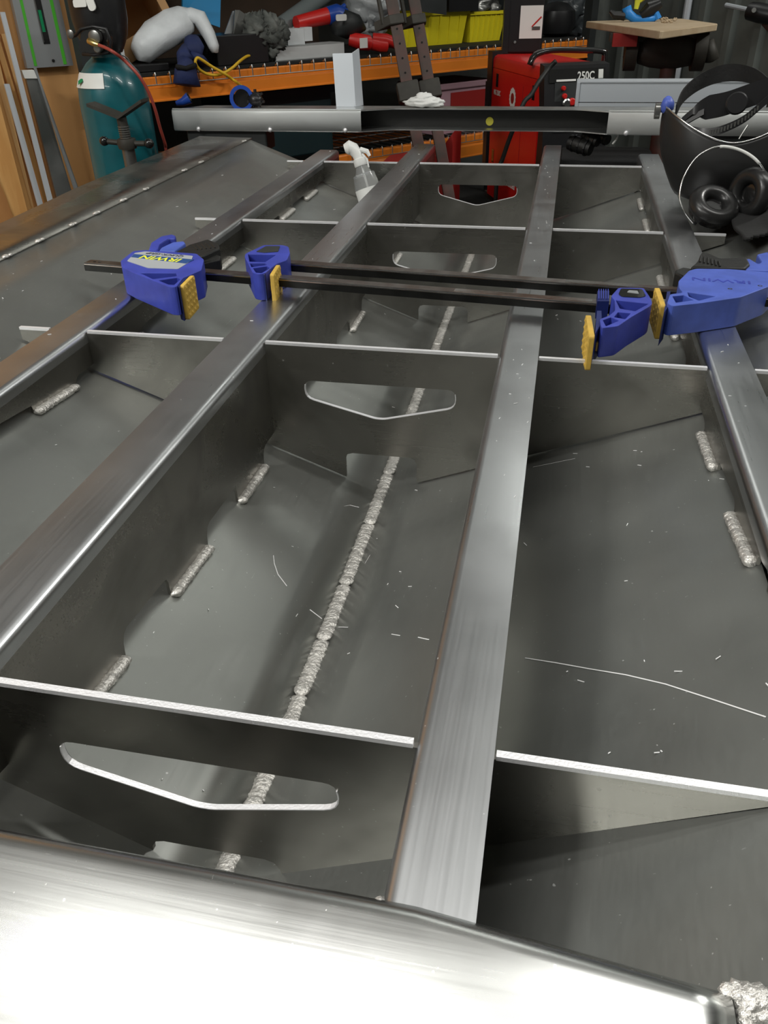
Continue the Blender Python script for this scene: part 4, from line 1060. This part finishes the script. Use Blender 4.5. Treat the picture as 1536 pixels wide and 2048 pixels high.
# cart carrying the welder
e = thing('welder_cart', 'dark welder trolley under the red welding machine', 'trolley', MW @ V((LL / 2, WW / 2, FZ)))
wbx(MB(), (-.06, .01, zb_ - .03), (LL + .06, WW - .01, zb_ - .001)).build('shelf', 'darkgrey', e)
for x in (.02, LL - .02):
    for y in (.04, WW - .04): wbx(MB(), (x - .012, y - .012, FZ), (x + .012, y + .012, zb_ - .03)).build('leg', 'darkgrey', e)
# black case on the welder with paper label
c0 = Pz(1008, 106, zt + .003); 
xa, xb = Py(1006, 60, c0.y).x, Py(1083, 60, c0.y).x
e = thing('black_case_upright', 'tall black case with a white paper label standing on the red welder', 'case', ((xa + xb) / 2, c0.y + .12, zt))
yc = c0.y
Mc = Matrix.Translation(((xa + xb) / 2, yc + .08, 0)) @ Matrix.Rotation(.10, 4, 'Z')
hw = (xb - xa) / 2
MB().prism(rr(-hw, -.08, hw, .12, .012), zt + .002, .80, Mc, .006).build('body', 'blackplastic', e)
MB().box((-hw - .006, -.085, zt + .001), (-hw + .02, .12, .80), Mc).build('side_rail', 'blackplastic', e)
qa = Py(1037, 14, yc); qb = Py(1081, 76, yc)
lw = .052; lc = (Py(1059, 45, yc).x - (xa + xb) / 2); z0, z1 = Py(1059, 77, yc).z, Py(1059, 11, yc).z
MB().box((lc - lw, -.0825, z0), (lc + lw, -.0805, z1), Mc).build('paper_label', 'whitelabel', e)
b = MB()
for k in range(4):
    c_ = Mc @ V((lc + .022 + .007 * k - .008, -.084, z0 + (z1 - z0) * (.42 + .05 * k)))
    b.tube([c_ + V((-.010, 0, -.008)), c_ + V((.010, 0, .012))], .0028, 5)
stuff(b.build('label_mark', 'red', e)); MB().box((lc + .005, -.0845, z0 + .034), (lc + .042, -.083, z0 + .048), Mc).build('label_bar', 'gauge', e)
MB().lathe([(.006, 0), (.006, .004)], 10, Matrix.Translation(Py(1030, 84, yc - .005)) @ Matrix.Rotation(math.pi / 2, 4, 'X')).build('rivet', 'silver', e)
# black cable across the red welder
pts = [Py(1112, 122, 3.5), Py(1098, 136, 3.5), Py(1078, 163, 3.45), Py(1062, 190, 3.42), Py(1048, 205, 3.40), Py(1030, 250, 3.38), Py(1018, 280, 3.38), Py(1005, 318, 3.38), Py(996, 345, 3.38), Py(990, 420, 3.40)]
pts.append(V((pts[-1].x, 3.45, FZ + .012)))
tag(MB().tube(smoothp(pts), .0085, 8).build('black_cable', 'rubber', None, smooth='all'), 'thick black cable hanging in front of the red welding machine', 'cable')
# dark red steel box at floor level
x0 = Py(868, 300, 3.62).x; x1 = Py(905, 300, 3.62).x
e = thing('red_steel_crate', 'dark red steel crate behind the second stringer, left of the lower rack beam', 'crate', (x0, 3.8, FZ))
zt3 = Py(905, 266, 3.62).z
MB().slab([(x0 - .25, 3.62, FZ), (x1, 3.62, FZ), (x1, 3.62, zt3), (x0, 3.62, zt3 - .10), (x0 - .25, 3.62, zt3 - .14)], (0, .3, 0)).build('body', 'reddark', e)
# black tool bag + cable plugs
e = thing('black_tool_bag', 'dark tool bag under the right half of the transom cap', 'bag', (.14, 3.34, FZ))
b = MB(); b.prism(rr(-.02, 3.16, .34, 3.52, .05), FZ, -.055, None, .02); b.build('body', 'blackcloth', e, smooth=True)
zq = -.055
e = thing('cable_plugs', 'bundle of black ribbed cable plugs under the transom cap, right of the centre stringer', 'plugs', (.08, 3.2, zq))
for i, (u0, v0, u1, v1, r) in enumerate(((1140, 284, 1182, 298, .026), (1168, 272, 1196, 284, .019), (1192, 268, 1216, 280, .019))):
    a = Py(u0, v0, 3.22); c = Py(u1, v1, 3.18)
    k = max(0, zq + r - min(a.z, c.z)) ; a.z += k; c.z += k
    MB().tube([a, a.lerp(c, .5), c], [r, r * 1.05, r * .9], 14).build('plug', 'rubber', e, smooth=True)
    for t in (.2, .5, .8):
        q = a.lerp(c, t); MB().tube([q - (c - a).normalized() * .003, q + (c - a).normalized() * .003], r * 1.12, 14).build('rib', 'blackplastic', e)
MB().tube(smoothp([Py(1236, 268, 3.15), Py(1233, 278, 3.14), Py(1225, 288, 3.14)]), .0035, 6).build('white_tie', 'white', e)

# ================================================================ RIGHT: PEDESTAL WITH WOODEN TOP
zt = .32
c4 = [Pz(1170, 42, zt), Pz(1322, 62, zt), Pz(1438, 47, zt), Pz(1362, 36.5, zt)]
cc = sum(c4, V()) / 4
e = thing('tabletop_board', 'pale square wooden board lying on the bench grinder pedestal at the right', 'board', (cc.x, cc.y, zt - .045))
pl_ = ccw(roundpoly([(p.x, p.y) for p in c4], .03, 3))
MB().prism(pl_, zt - .028, zt - .001, None, .003).build('board', 'tabletop', e)
g = thing('bench_grinder', 'dark bench grinder on a brown pedestal post under the wooden board', 'grinder', (cc.x, cc.y, FZ))
gy = cc.y - .1; 
def gp(u, v): return Py(u, v, gy)
top = zt - .029
MB().tube([gp(1275, 100), gp(1300, 97), gp(1345, 97), gp(1385, 99)], [.055, .075, .085, .065], 18).build('motor_body', 'castiron', g, smooth=True)
for u in (1262, 1398):
    q = gp(u, 98); MB().lathe([(.04, -.03), (.088, -.026), (.088, .026), (.04, .03)], 20, Matrix.Translation(q) @ Matrix.Rotation(math.pi / 2, 4, 'Y')).build('wheel_guard', 'castiron', g, smooth=True)
q = gp(1340, 112); MB().tube([(q.x, gy, q.z), (q.x + .02, gy, FZ + .02)], .035, 12).build('post', 'rust', g, smooth=True)
MB().prism(rr(q.x - .15, gy - .15, q.x + .17, gy + .15, .03), FZ, FZ + .02, None, .003).build('foot', 'castiron', g)
MB().tube([gp(1418, 80), gp(1423, 120), gp(1424, 124)], [.02, .035, .01], 8).build('eye_shield', 'castiron', g, smooth='all')
q = gp(1310, 80); MB().box((q.x - .2, gy - .05, q.z - .005), (q.x + .2, gy + .06, top - .001)).build('bracket', 'castiron', g)
MB().box((gp(1226, 60).x, gy - .12, top - .05), (gp(1274, 60).x, gy - .05, top)).build('red_tray', 'reddark', g)
MB().tube([gp(1268, 92), gp(1247, 116)], .008, 6).build('tool_rest_arm', 'castiron', g)
MB().lathe([(.0, -.02), (.018, -.015), (.018, .015), (.0, .02)], 10, Matrix.Translation(gp(1378, 76))).build('red_knob', 'red', g)
# tool on the board
e = thing('blue_vice_tool', 'bright blue hand tool with yellow top and dark body on the wooden board', 'tool', Pz(1278, 42, zt))
def tp(u, v, z): p = Pz(u, v, zt); q = Py(u, v, p.y); return q
yb = Pz(1275, 43, zt).y
def ty(u, v): q = Py(u, v, yb); return q
b = MB(); b.tube([ty(1253, 14), ty(1257, 28), ty(1270, 38), ty(1290, 40), ty(1310, 36)], [.022, .022, .020, .018, .016], 10); b.build('blue_frame', 'bluetool', e, smooth='all')
MB().tube([ty(1309, 8), ty(1311, 24), ty(1316, 38)], [.010, .014, .018], 10).build('blue_arm', 'bluetool', e, smooth=True)
MB().tube([ty(1272, 18), ty(1275, 4), ty(1284, -6)], [.010, .014, .02], 8).build('yellow_handle', 'yellow_print', e, smooth=True)
MB().tube([ty(1220, 22), ty(1228, 30), ty(1250, 32)], [.008, .016, .02], 8).build('black_grip', 'blackplastic', e, smooth=True)
MB().tube([ty(1282, 32), ty(1300, 18), ty(1322, 6)], [.02, .035, .02], 10).build('dark_body', 'blackplastic', e, smooth=True)
b = MB(); rnd = random.Random(8)
for k in range(40):
    q = Pz(rnd.uniform(1322, 1352), rnd.uniform(37, 46), zt); b.blob((q.x, q.y, zt + .003), (.006, .006, .005), k, .4, 3, 6, 4)
o = b.build('wood_chips', 'tabletop'); stuff(tag(o, 'small heap of wood chips on the pale wooden board', 'chips'))
# wall furniture at the right
s = 3.38
def Pw(u, v, s=3.38):
    d = ray(u, v); k = (s - (CAM - RP0).dot(RU)) / d.dot(RU); return CAM + d * k
a = Pw(1381, -20); c = Pw(1372, 60)
struct(MB().tube([V((a.x, a.y, CZ)), V((a.x, a.y, FZ))], .022, 8).build('trim_1', 'whitebox', None, smooth=True))
a = Pw(1196, 40)
struct(MB().box((-.03, -.03, FZ), (.03, .03, CZ), Matrix.Translation((a.x, a.y, 0))).build('trim_2', 'corr'))
e = thing('wall_bracket', 'dark jointed bracket arm mounted on the ribbed wall at the upper right', 'bracket', Pw(1536, 25, 3.3))
MB().tube([Pw(1452, 10, 3.36), Pw(1495, 19, 3.3)], .012, 8).build('rod', 'whitebox', e)
MB().tube([Pw(1500, 22, 3.26), Pw(1520, 26, 3.26), Pw(1560, 34, 3.3)], [.05, .055, .05], 12, .9).build('arm', 'blackplastic', e, smooth=True)
MB().lathe([(.012, 0), (.012, .03)], 10, Matrix.Translation(Pw(1506, 20, 3.19)) @ Matrix.Rotation(1.57, 4, 'X')).build('bolt', 'silver', e)
MB().tube([Pw(1536, 40, 3.3), Pw(1550, 60, 3.3)], [.04, .03], 8).build('lower_arm', 'rust', e, smooth=True)
# smoky bag and dark drum on the rack's right end
b = MB()
for i, (u, v, r) in enumerate(((1150, 42, .10), (1130, 20, .11), (1160, 15, .09), (1162, 66, .05))): b.blob(Pr(u, v, .30), (r, .08, r), i + 20, .45, 1.8, 24, 16, ridge=True)
tag(b.build('smoky_bag', 'smoke', None, smooth='all'), 'smoky grey plastic bag at the right end of the rack', 'bag')
q = Pr(1112, 52, .22); tag(MB().lathe([(.05, 0), (.10, .02), (.12, .08), (.11, .14), (.06, .18), (.0, .19)], 20, Matrix.Translation((q.x, q.y, DZ))).build('black_hood', 'blackplastic', None, smooth=True), 'rounded black hood on the rack, right of the tall black case', 'hood')

# ================================================================ HELMET, EAR MUFFS, CLOTH
# coat under the helmet
def coat(u, v):
    x = .30 + .62 * u; y = 1.62 + 1.0 * v
    z = max(hz(x - XC, y), .0) + .010 + .016 * noise.noise(V((x * 7, y * 7, 0))) + .012
    if x < .36: z = max(z, .008)
    return V((x, y, z))
b = MB().grid(coat, 90, 100)
hc = thing('work_jacket', 'dark work jacket spread over the hull under the welding helmet', 'jacket', (.6, 2.1, .02))
keep = MB(); keep.v = b.v
def inside(p):
    u_, v_ = p.x, p.y
    edge = .385 + .0 * v_ + .02 * noise.noise(V((0, p.y * 6, 3)))
    if p.y < 1.98: edge = .42 + (1.98 - p.y) * .15
    return p.x > .392 and p.y > 1.79 + .9 * (p.x - .335) if p.y < 2.06 else p.x > .335 + .02 * noise.noise(V((0, p.y * 6, 3)))
keep.f = [f for f in b.f if all(inside(b.v[i]) for i in f)]
used = sorted({i for f in keep.f for i in f}); mp_ = {i: k for k, i in enumerate(used)}
b2 = MB(); b2.v = [b.v[i] for i in used if b.v[i].y > 1.9 or True]; b2.f = [tuple(mp_[i] for i in f) for f in keep.f]
f_b = b2.f
for nm, ff, mm in (('body', f_b, 'blackcloth'),):
    us = sorted({i for f in ff for i in f}); m_ = {i: k for k, i in enumerate(us)}; bb = MB(); bb.v = [b2.v[i].copy() for i in us]; bb.f = [tuple(m_[i] for i in f) for f in ff]
    o = bb.build(nm, mm, hc, smooth='all'); md = o.modifiers.new('s', 'SOLIDIFY'); md.thickness = .006; md.offset = 1

hl = thing('welding_helmet', 'black welding helmet with its headband up, on the right side of the hull', 'helmet', (.46, 2.3, .02))
HY = 2.28
rimL = Py(1325, 208, HY); ctr = V((rimL.x + .158, HY, .195))
def shell(u, v):
    th = math.pi * (.90 + 1.20 * u)
    rx, ry = .155, .125
    zl_ = Py(1325, 208, ctr.y).z; zf_ = Py(1440, 286, ctr.y - ry).z
    cs = math.cos(th); rim = V((ctr.x + rx * cs, ctr.y + ry * math.sin(th), zf_ + (zl_ - zf_) * min(1, cs * cs) ** .8 - .006 * max(0, cs)))
    rb = .80 - .0 * math.cos(th)
    bot = V((ctr.x + .015 + rx * .78 * math.cos(th), ctr.y - .01 + ry * .82 * math.sin(th), .045))
    if v < .8:
        t = v / .8; p = rim.lerp(bot, t); k = math.sin(t * math.pi) * .018
        return p + V((math.cos(th), math.sin(th), 0)) * k
    t = (v - .8) / .2; a = t * math.pi / 2
    c = V((ctr.x + .015, ctr.y - .01, .045))
    q = c.lerp(bot, math.cos(a)); q.z = .045 - .03 * math.sin(a); return q
b = MB().grid(shell, 40, 20); o = b.build('shell', 'helmet', hl, smooth='all'); md = o.modifiers.new('s', 'SOLIDIFY'); md.thickness = .004; md.offset = 1
MB().tube([shell(k / 48, 0) for k in range(49)], .0022, 6).build('rim', 'silver', hl, smooth='all')
# pivots
for th in (math.pi, 0):
    q = shell((th / math.pi - .90) / 1.20 if th else (2 - .90) / 1.20, .04)
    MB().blob(q + V((.008 if th else -.008, -.01, .008)), (.016, .02, .020), 2, .2, 2, 12, 8).build('blue_pivot', 'bluelight', hl, smooth='all')
    MB().lathe([(.018, -.006), (.018, .006)], 16, Matrix.Translation(q + V((-.012 if th else .012, 0, -.006))) @ Matrix.Rotation(math.pi / 2, 4, 'Y')).build('pivot_knob', 'gauge', hl, smooth=True)
# head band: wide brow band arching behind, ratchet strap in front, crown strap across
def arc(uv, y0, y1, dd=None):
    m = len(uv); return smoothp([Py(u, v, y0 + (y1 - y0) * k / (m - 1) + (dd[k] if dd else 0)) for k, (u, v) in enumerate(uv)], 5)
band = arc([(1352, 222), (1366, 192), (1398, 165), (1440, 148), (1480, 146), (1515, 156), (1545, 180)], 2.27, 2.27, [0, .05, .10, .12, .10, .05, 0])
n = len(band)
MB().ribbon(band, [V((0, .008, .026 + .012 * math.sin(math.pi * k / (n - 1)))) for k in range(n)], .004).build('brow_band', 'blackcloth', hl, smooth=True)
rat = arc([(1356, 246), (1370, 256), (1400, 264), (1425, 264), (1455, 255), (1490, 237), (1520, 212), (1545, 190)], 2.27, 2.27, [0, -.04, -.07, -.08, -.08, -.06, -.03, 0])
MB().ribbon(rat, V((0, .006, .017)), .004).build('ratchet_strap', 'blackplastic', hl, smooth=True)
for k in range(14, 30):
    q = rat[k]; MB().box((-.002, -.0035, -.005), (.002, .0, .005), Matrix.Translation(q + V((0, -.0015, .001)))).build('ratchet_tooth', 'gauge', hl)
cr = arc([(1364, 242), (1380, 228), (1395, 218), (1415, 215), (1450, 208), (1485, 196), (1520, 184), (1545, 176)], 2.25, 2.27)
n = len(cr)
MB().ribbon(cr, [V((.0, .012, .012 + .040 * min(1, max(0, (k - 7) / 8)))) for k in range(n)], .004).build('crown_strap', 'blackplastic', hl, smooth=True)
fk = arc([(1362, 248), (1378, 240), (1392, 232), (1408, 224)], 2.245, 2.25); MB().ribbon(fk, V((0, .01, .012)), .004).build('strap_fork', 'blackplastic', hl, smooth=True)
q = Py(1473, 207, 2.245); Md = basis(q, (1, 0, .28), (-.2, .25, 1))
MB().lathe([(.025, 0), (.025, .006), (.022, .0085), (.0, .0085)], 24, Md).build('ratchet_knob', 'blackplastic', hl, smooth=True)
b = MB().tube(arc([(1478, 278), (1488, 262), (1496, 250)], 2.13, 2.13), .0016, 5); b.build('edge_clip', 'silver', hl)

em = thing('ear_muffs', 'glossy black ear muffs with a thin steel wire headband, in front of the welding helmet', 'ear muffs', (.38, 2.05, .02))
ex = 2.06
def torus(c, R_, r_, ax1, fl=1., n=28, m=12):
    ax1 = V(ax1).normalized(); t = V((0, 0, 1)) if abs(ax1.z) < .9 else V((0, 1, 0)); x = t.cross(ax1).normalized(); y = ax1.cross(x)
    mm = Matrix((x, y, ax1)).transposed().to_4x4(); mm.translation = V(c)
    return MB().lathe([(R_ + r_ * math.cos(2 * math.pi * k / m), fl * r_ * math.sin(2 * math.pi * k / m)) for k in range(m + 1)], n, mm, cap=False), mm
c1 = Py(1424, 428, ex); c1.z = max(c1.z, .050)
b, mm = torus(c1, .040, .019, (.22, -.50, .9), 1.0); b.build('cushion', 'cushion', em, smooth='all')
MB().lathe([(.0, -.036), (.035, -.035), (.052, -.022), (.056, -.006), (.052, .0), (.0, .0)], 24, mm).build('cup', 'gloss_black', em, smooth=True)
c2 = Py(1499, 388, ex + .02)
b, mm = torus(c2, .040, .019, (-.80, -.58, .15), 1.0); b.build('cushion', 'cushion', em, smooth='all')
MB().lathe([(.0, -.036), (.035, -.035), (.052, -.022), (.056, -.006), (.052, .0), (.0, .0)], 24, mm).build('cup', 'gloss_black', em, smooth=True)
hbp = arc([(1388, 448), (1370, 425), (1360, 400), (1362, 372), (1372, 345), (1392, 316), (1418, 299), (1446, 293), (1480, 300), (1510, 318), (1530, 345), (1535, 375), (1528, 400)], 2.04, 2.06, [0, 0, .01, .02, .03, .035, .035, .035, .03, .02, .01, 0, 0])
MB().tube(hbp, .0022, 6).build('wire_headband', 'silver', em, smooth='all')
MB().tube(hbp[34:48], .0035, 6).build('band_sleeve', 'whitelabel', em, smooth='all')
MB().tube([hbp[0], hbp[0].lerp(c1, .5)], .004, 6).build('yoke', 'blackplastic', em)

# ================================================================ LEFT: CYLINDER, STAND, BOARDS, RAIL
cxx, cyy, R0 = -1.618, 2.98, .124
gc = thing('gas_cylinder', 'tall teal gas cylinder with black valve guard by the plywood wall', 'cylinder', (cxx, cyy, FZ))
Mg = Matrix.Translation((cxx, cyy, 0))
zs_ = .185
MB().lathe([(R0 * .96, FZ), (R0, FZ + .02), (R0, zs_ - .055), (R0 * .995, zs_ - .02), (R0 * .955, zs_ + .025), (R0 * .83, zs_ + .065), (R0 * .60, zs_ + .098), (.052, zs_ + .115), (.050, zs_ + .15)], 40, Mg).build('shell', 'teal', gc, smooth=True)
b = MB(); th0 = -2.05
b.lathe([(R0 * .955 + .003, zs_ + .026), (R0 * .83 + .003, zs_ + .066), (R0 * .79 + .003, zs_ + .072)], 20, Mg, cap=False, a0=-3.3, a1=-1.3); b.build('paper_label', 'whitelabel', gc, smooth='all')
q = V((cxx, cyy, 0)); a_ = -2.15; nrm = V((math.cos(a_), math.sin(a_), 1.)).normalized(); cpos = q + V((math.cos(a_) * (R0 * .895 + .006), math.sin(a_) * (R0 * .895 + .006), zs_ + .048))
Md = basis(cpos, V((-math.sin(a_), math.cos(a_), 0)), V((0, 0, 1)) - nrm * nrm.z)
MB().add([(-.016, 0, 0), (0, -.016, 0), (.016, 0, 0), (0, .016, 0)], [(0, 1, 2, 3)], Md).build('green_diamond', 'greenlabel', gc)
zg = zs_ + .128
gd = MB().lathe([(.060, zg), (.072, zg + .02), (.088, zg + .05), (.098, zg + .10), (.099, zg + .16), (.094, zg + .21), (.080, zg + .27), (.055, zg + .31), (.0, zg + .33)], 30, Mg @ Matrix.Diagonal((.98, .9, 1, 1))).build('valve_guard', 'blackplastic', gc, smooth=True)
aim = (V((0, 0, 0)) - V((cxx, cyy, 0))).normalized()
def onG(u, v, out=.0): 
    return Py(u, v, cyy - R0 * .62 - out)
b = MB(); w0 = [onG(u, v, .02) for u, v in ((158, 100), (162, 66), (176, 56), (208, 58), (216, 74), (216, 100), (205, 108), (170, 107))]
b.slab(w0, (0, .03, 0)); b.build('guard_window', 'gloss_black', gc)
b = MB(); b.tube([onG(u, v, .024) for u, v in ((150, 72), (162, 58), (186, 53), (212, 58), (222, 84), (218, 105), (190, 110), (165, 108))], .006, 6); b.build('window_lip', 'blackplastic', gc, smooth='all')
for u, v, r in ((191, 74, .021), (197, 97, .013)):
    q = onG(u, v, .035); MB().lathe([(r, -.01), (r, .01), (r * .8, .012)], 18, Matrix.Translation(q) @ Matrix.Rotation(math.pi / 2, 4, 'X')).build('pressure_gauge', 'gauge', gc, smooth=True)
MB().tube([onG(178, 82, .045), onG(187, 86, .055), onG(197, 90, .055)], [.010, .010, .006], 10).build('brass_fitting', 'brass', gc, smooth=True)
q = onG(143, 68, .0); MB().lathe([(.014, 0), (.014, .01), (.01, .012)], 14, Matrix.Translation(q) @ Matrix.Rotation(math.pi / 2, 4, 'X')).build('side_knob', 'gauge', gc, smooth=True)
MB().prism(rr(-.024, -.011, .024, .011, .006), 0, .006, basis(onG(161, 7, .012), (1, 0, .03), (0, .1, 1))).build('cream_sticker', 'whitelabel', gc)
MB().prism(rr(-.013, -.020, .013, .020, .011), 0, .006, basis(onG(183, 8, .012), (1, .1, .25), (0, .1, 1))).build('cream_sticker', 'whitelabel', gc)
hs = [onG(197, 90, .055), onG(212, 96, .07), onG(228, 105, .08), Py(250, 122, 2.86), Py(275, 148, 2.86), Py(295, 180, 2.88), Py(309, 215, 2.9), Py(320, 255, 2.93), Py(331, 292, 2.96), Py(337, 330, 3.0)]
hs.append(V((hs[-1].x + .02, 3.0, FZ + .01)))
tag(MB().tube(smoothp(hs), .0055, 8).build('gas_hose', 'hose', None, smooth='all'), 'thin dark red gas hose trailing from the cylinder valve', 'hose')

# V-head stand
vy = 2.74
st = thing('v_head_stand', 'black V-head work stand in front of the teal cylinder', 'stand', (Py(240, 300, vy).x, vy, FZ))
for a, c in (((172, 207), (234, 232)), ((234, 232), (281, 199))):
    p, q = Py(*a, vy), Py(*c, vy); MB().slab([p, q, q + V((0, 0, -.010)), p + V((0, 0, -.010))], (0, .06, 0)).build('v_plate', 'castiron', st)
q = Py(234, 236, vy); q2 = Py(245, 300, vy); dd = V((0, .03, 0))
MB().tube([q + dd + V((0, 0, -.002)), V((q.x + .004, q.y + .03, q2.z))], .017, 12).build('screw', 'castiron', st, smooth=True)
for k in range(10):
    z_ = q.z - .03 - .007 * k; MB().lathe([(.0195, -.0018), (.0195, .0018)], 12, Matrix.Translation((q.x + .002, q.y + .03, z_))).build('thread', 'gauge', st)
nz_ = Py(244, 290, vy).z
MB().lathe([(.030, -.016), (.034, 0), (.030, .016)], 14, Matrix.Translation((q.x + .004, q.y + .03, nz_))).build('nut', 'castiron', st, smooth=True)
p, r_ = Py(200, 285, vy), Py(290, 290, vy); MB().tube([p + dd, V((q.x + .004, q.y + .03, nz_)), r_ + dd], .009, 10).build('tommy_bar', 'castiron', st, smooth=True)
for x_ in (p, r_): MB().blob(x_ + dd, (.017, .017, .016), 1, .02, 1, 14, 10).build('bar_end', 'gloss_black', st, smooth='all')
MB().tube([(q.x + .004, q.y + .03, nz_ - .016), (q.x + .004, q.y + .03, FZ + .02)], .022, 12).build('post', 'gauge', st, smooth=True)
for k in range(3):
    a = k * 2.094 + .5; MB().tube([(q.x + .004, q.y + .03, FZ + .35), (q.x + .004 + .22 * math.cos(a), q.y + .03 + .22 * math.sin(a), FZ + .01)], .012, 8).build('leg', 'castiron', st)

# boards leaning on the plywood wall
def plank(name, m, lab, cat, uL0, uR0, v0, uL1, uR1, v1, t, th, top=None, group=None):
    a, b_, c, d = Pr(uL0, v0, t), Pr(uR0, v0, t), Pr(uR1, v1, t), Pr(uL1, v1, t)
    def ext(p, q): k = (FZ - p.z) / (q.z - p.z); return p + (q - p) * k
    bl, br_ = ext(a, d), ext(b_, c)
    if top:
        a = d + (a - d) * ((top - d.z) / (a.z - d.z)); b_ = c + (b_ - c) * ((top - c.z) / (b_.z - c.z))
    return tag(MB().slab([a, b_, br_, bl], RN * th).build(name, m), lab, cat, group)
plank('pine_board', 'pine', 'wide knotty pine board at the far left edge', 'board', -55, -2, 200, 2, 34, 340, .02, .025, 1.1, 'boards against the plywood wall')
plank('pine_board', 'pine2', 'pale pine board between the far left board and the short white strip', 'board', 0, 17, 200, 36, 50, 340, .052, .02, 1.1, 'boards against the plywood wall')
plank('white_strip', 'paint_white', 'short white painted strip between the pine boards, its top end in view', 'strip', 9, 19, 168, 73, 84, 400, .035, .012, None, 'white strips')
plank('pine_board', 'pine', 'pine board right of the short white strip', 'board', 25, 36, 200, 68, 78, 340, .076, .02, 1.1, 'boards against the plywood wall')
plank('pine_board', 'pine2', 'narrow pine batten beside the aluminium straight-edge', 'board', 40, 50, 200, 80, 90, 340, .100, .02, .36, 'boards against the plywood wall')
plank('white_strip', 'paint_white', 'long white painted strip leaning over the boards beside the metal straight-edge', 'strip', 1, 10, 24, 78, 88, 330, .005, .012, None, 'white strips')
plank('aluminium_straight_edge', 'cap', 'wide grey aluminium straight-edge leaning on the plywood wall, left of the teal cylinder', 'straight-edge', 52, 77, 156, 97, 128, 330, .015, .02, None)
a = Pr(44, 141, .012); 
e = tag(MB().slab([Pr(44, 141, .008), Pr(68, 140, .008), Pr(75, 157, .008), Pr(50, 157, .008)], RN * .03).build('white_end_cap', 'whitelabel'), 'white end cap on top of the aluminium straight-edge', 'cap')
plank('metal_lath', 'rail', 'thin bright metal lath beside the straight-edge', 'lath', 68, 73, 136, 76, 80, 158, .005, .006, None)
# guide rail on the wall
t_ = .105
e = thing('guide_rail', 'grey guide rail with two green stripes and a black slot on the plywood wall', 'guide rail', Pr(90, 135, .12))
def rp(u, v): return Pr(u, v, t_)
a, b_, c, d = rp(24, 0), rp(118, 0), rp(147, 131), rp(55, 137)
def up(p, q, k=.9): return q + (p - q) * (1 + k)
A2, B2 = up(a, d), up(b_, c)
MB().slab([A2, B2, c, d], RN * .03).build('plate', 'rail', e)
def stripe(f0, f1, nm, m_, v0=0., v1=1., off=.0015):
    p = [A2.lerp(B2, f0), A2.lerp(B2, f1), d.lerp(c, f1), d.lerp(c, f0)]
    q = [p[0].lerp(p[3], v0), p[1].lerp(p[2], v0), p[1].lerp(p[2], v1), p[0].lerp(p[3], v1)]
    MB().slab([x - RN * off for x in q], RN * off).build(nm, m_, e)
stripe(.155, .215, 'green_stripe', 'green', 0, .985); stripe(.79, .86, 'green_stripe', 'green', 0, .985)
stripe(.46, .60, 'slot', 'gloss_black', 0, .815); stripe(.49, .555, 'green_insert', 'greenlabel', .55, .72, .003)
stripe(.455, .475, 'slot_edge', 'gauge', 0, .8, .004)
q = d.lerp(c, .58).lerp(A2.lerp(B2, .58), .05); MB().lathe([(.006, 0), (.006, .003)], 10, basis(q - RN * .0005, RU, (0, 0, 1))).build('hole', 'gloss_black', e)
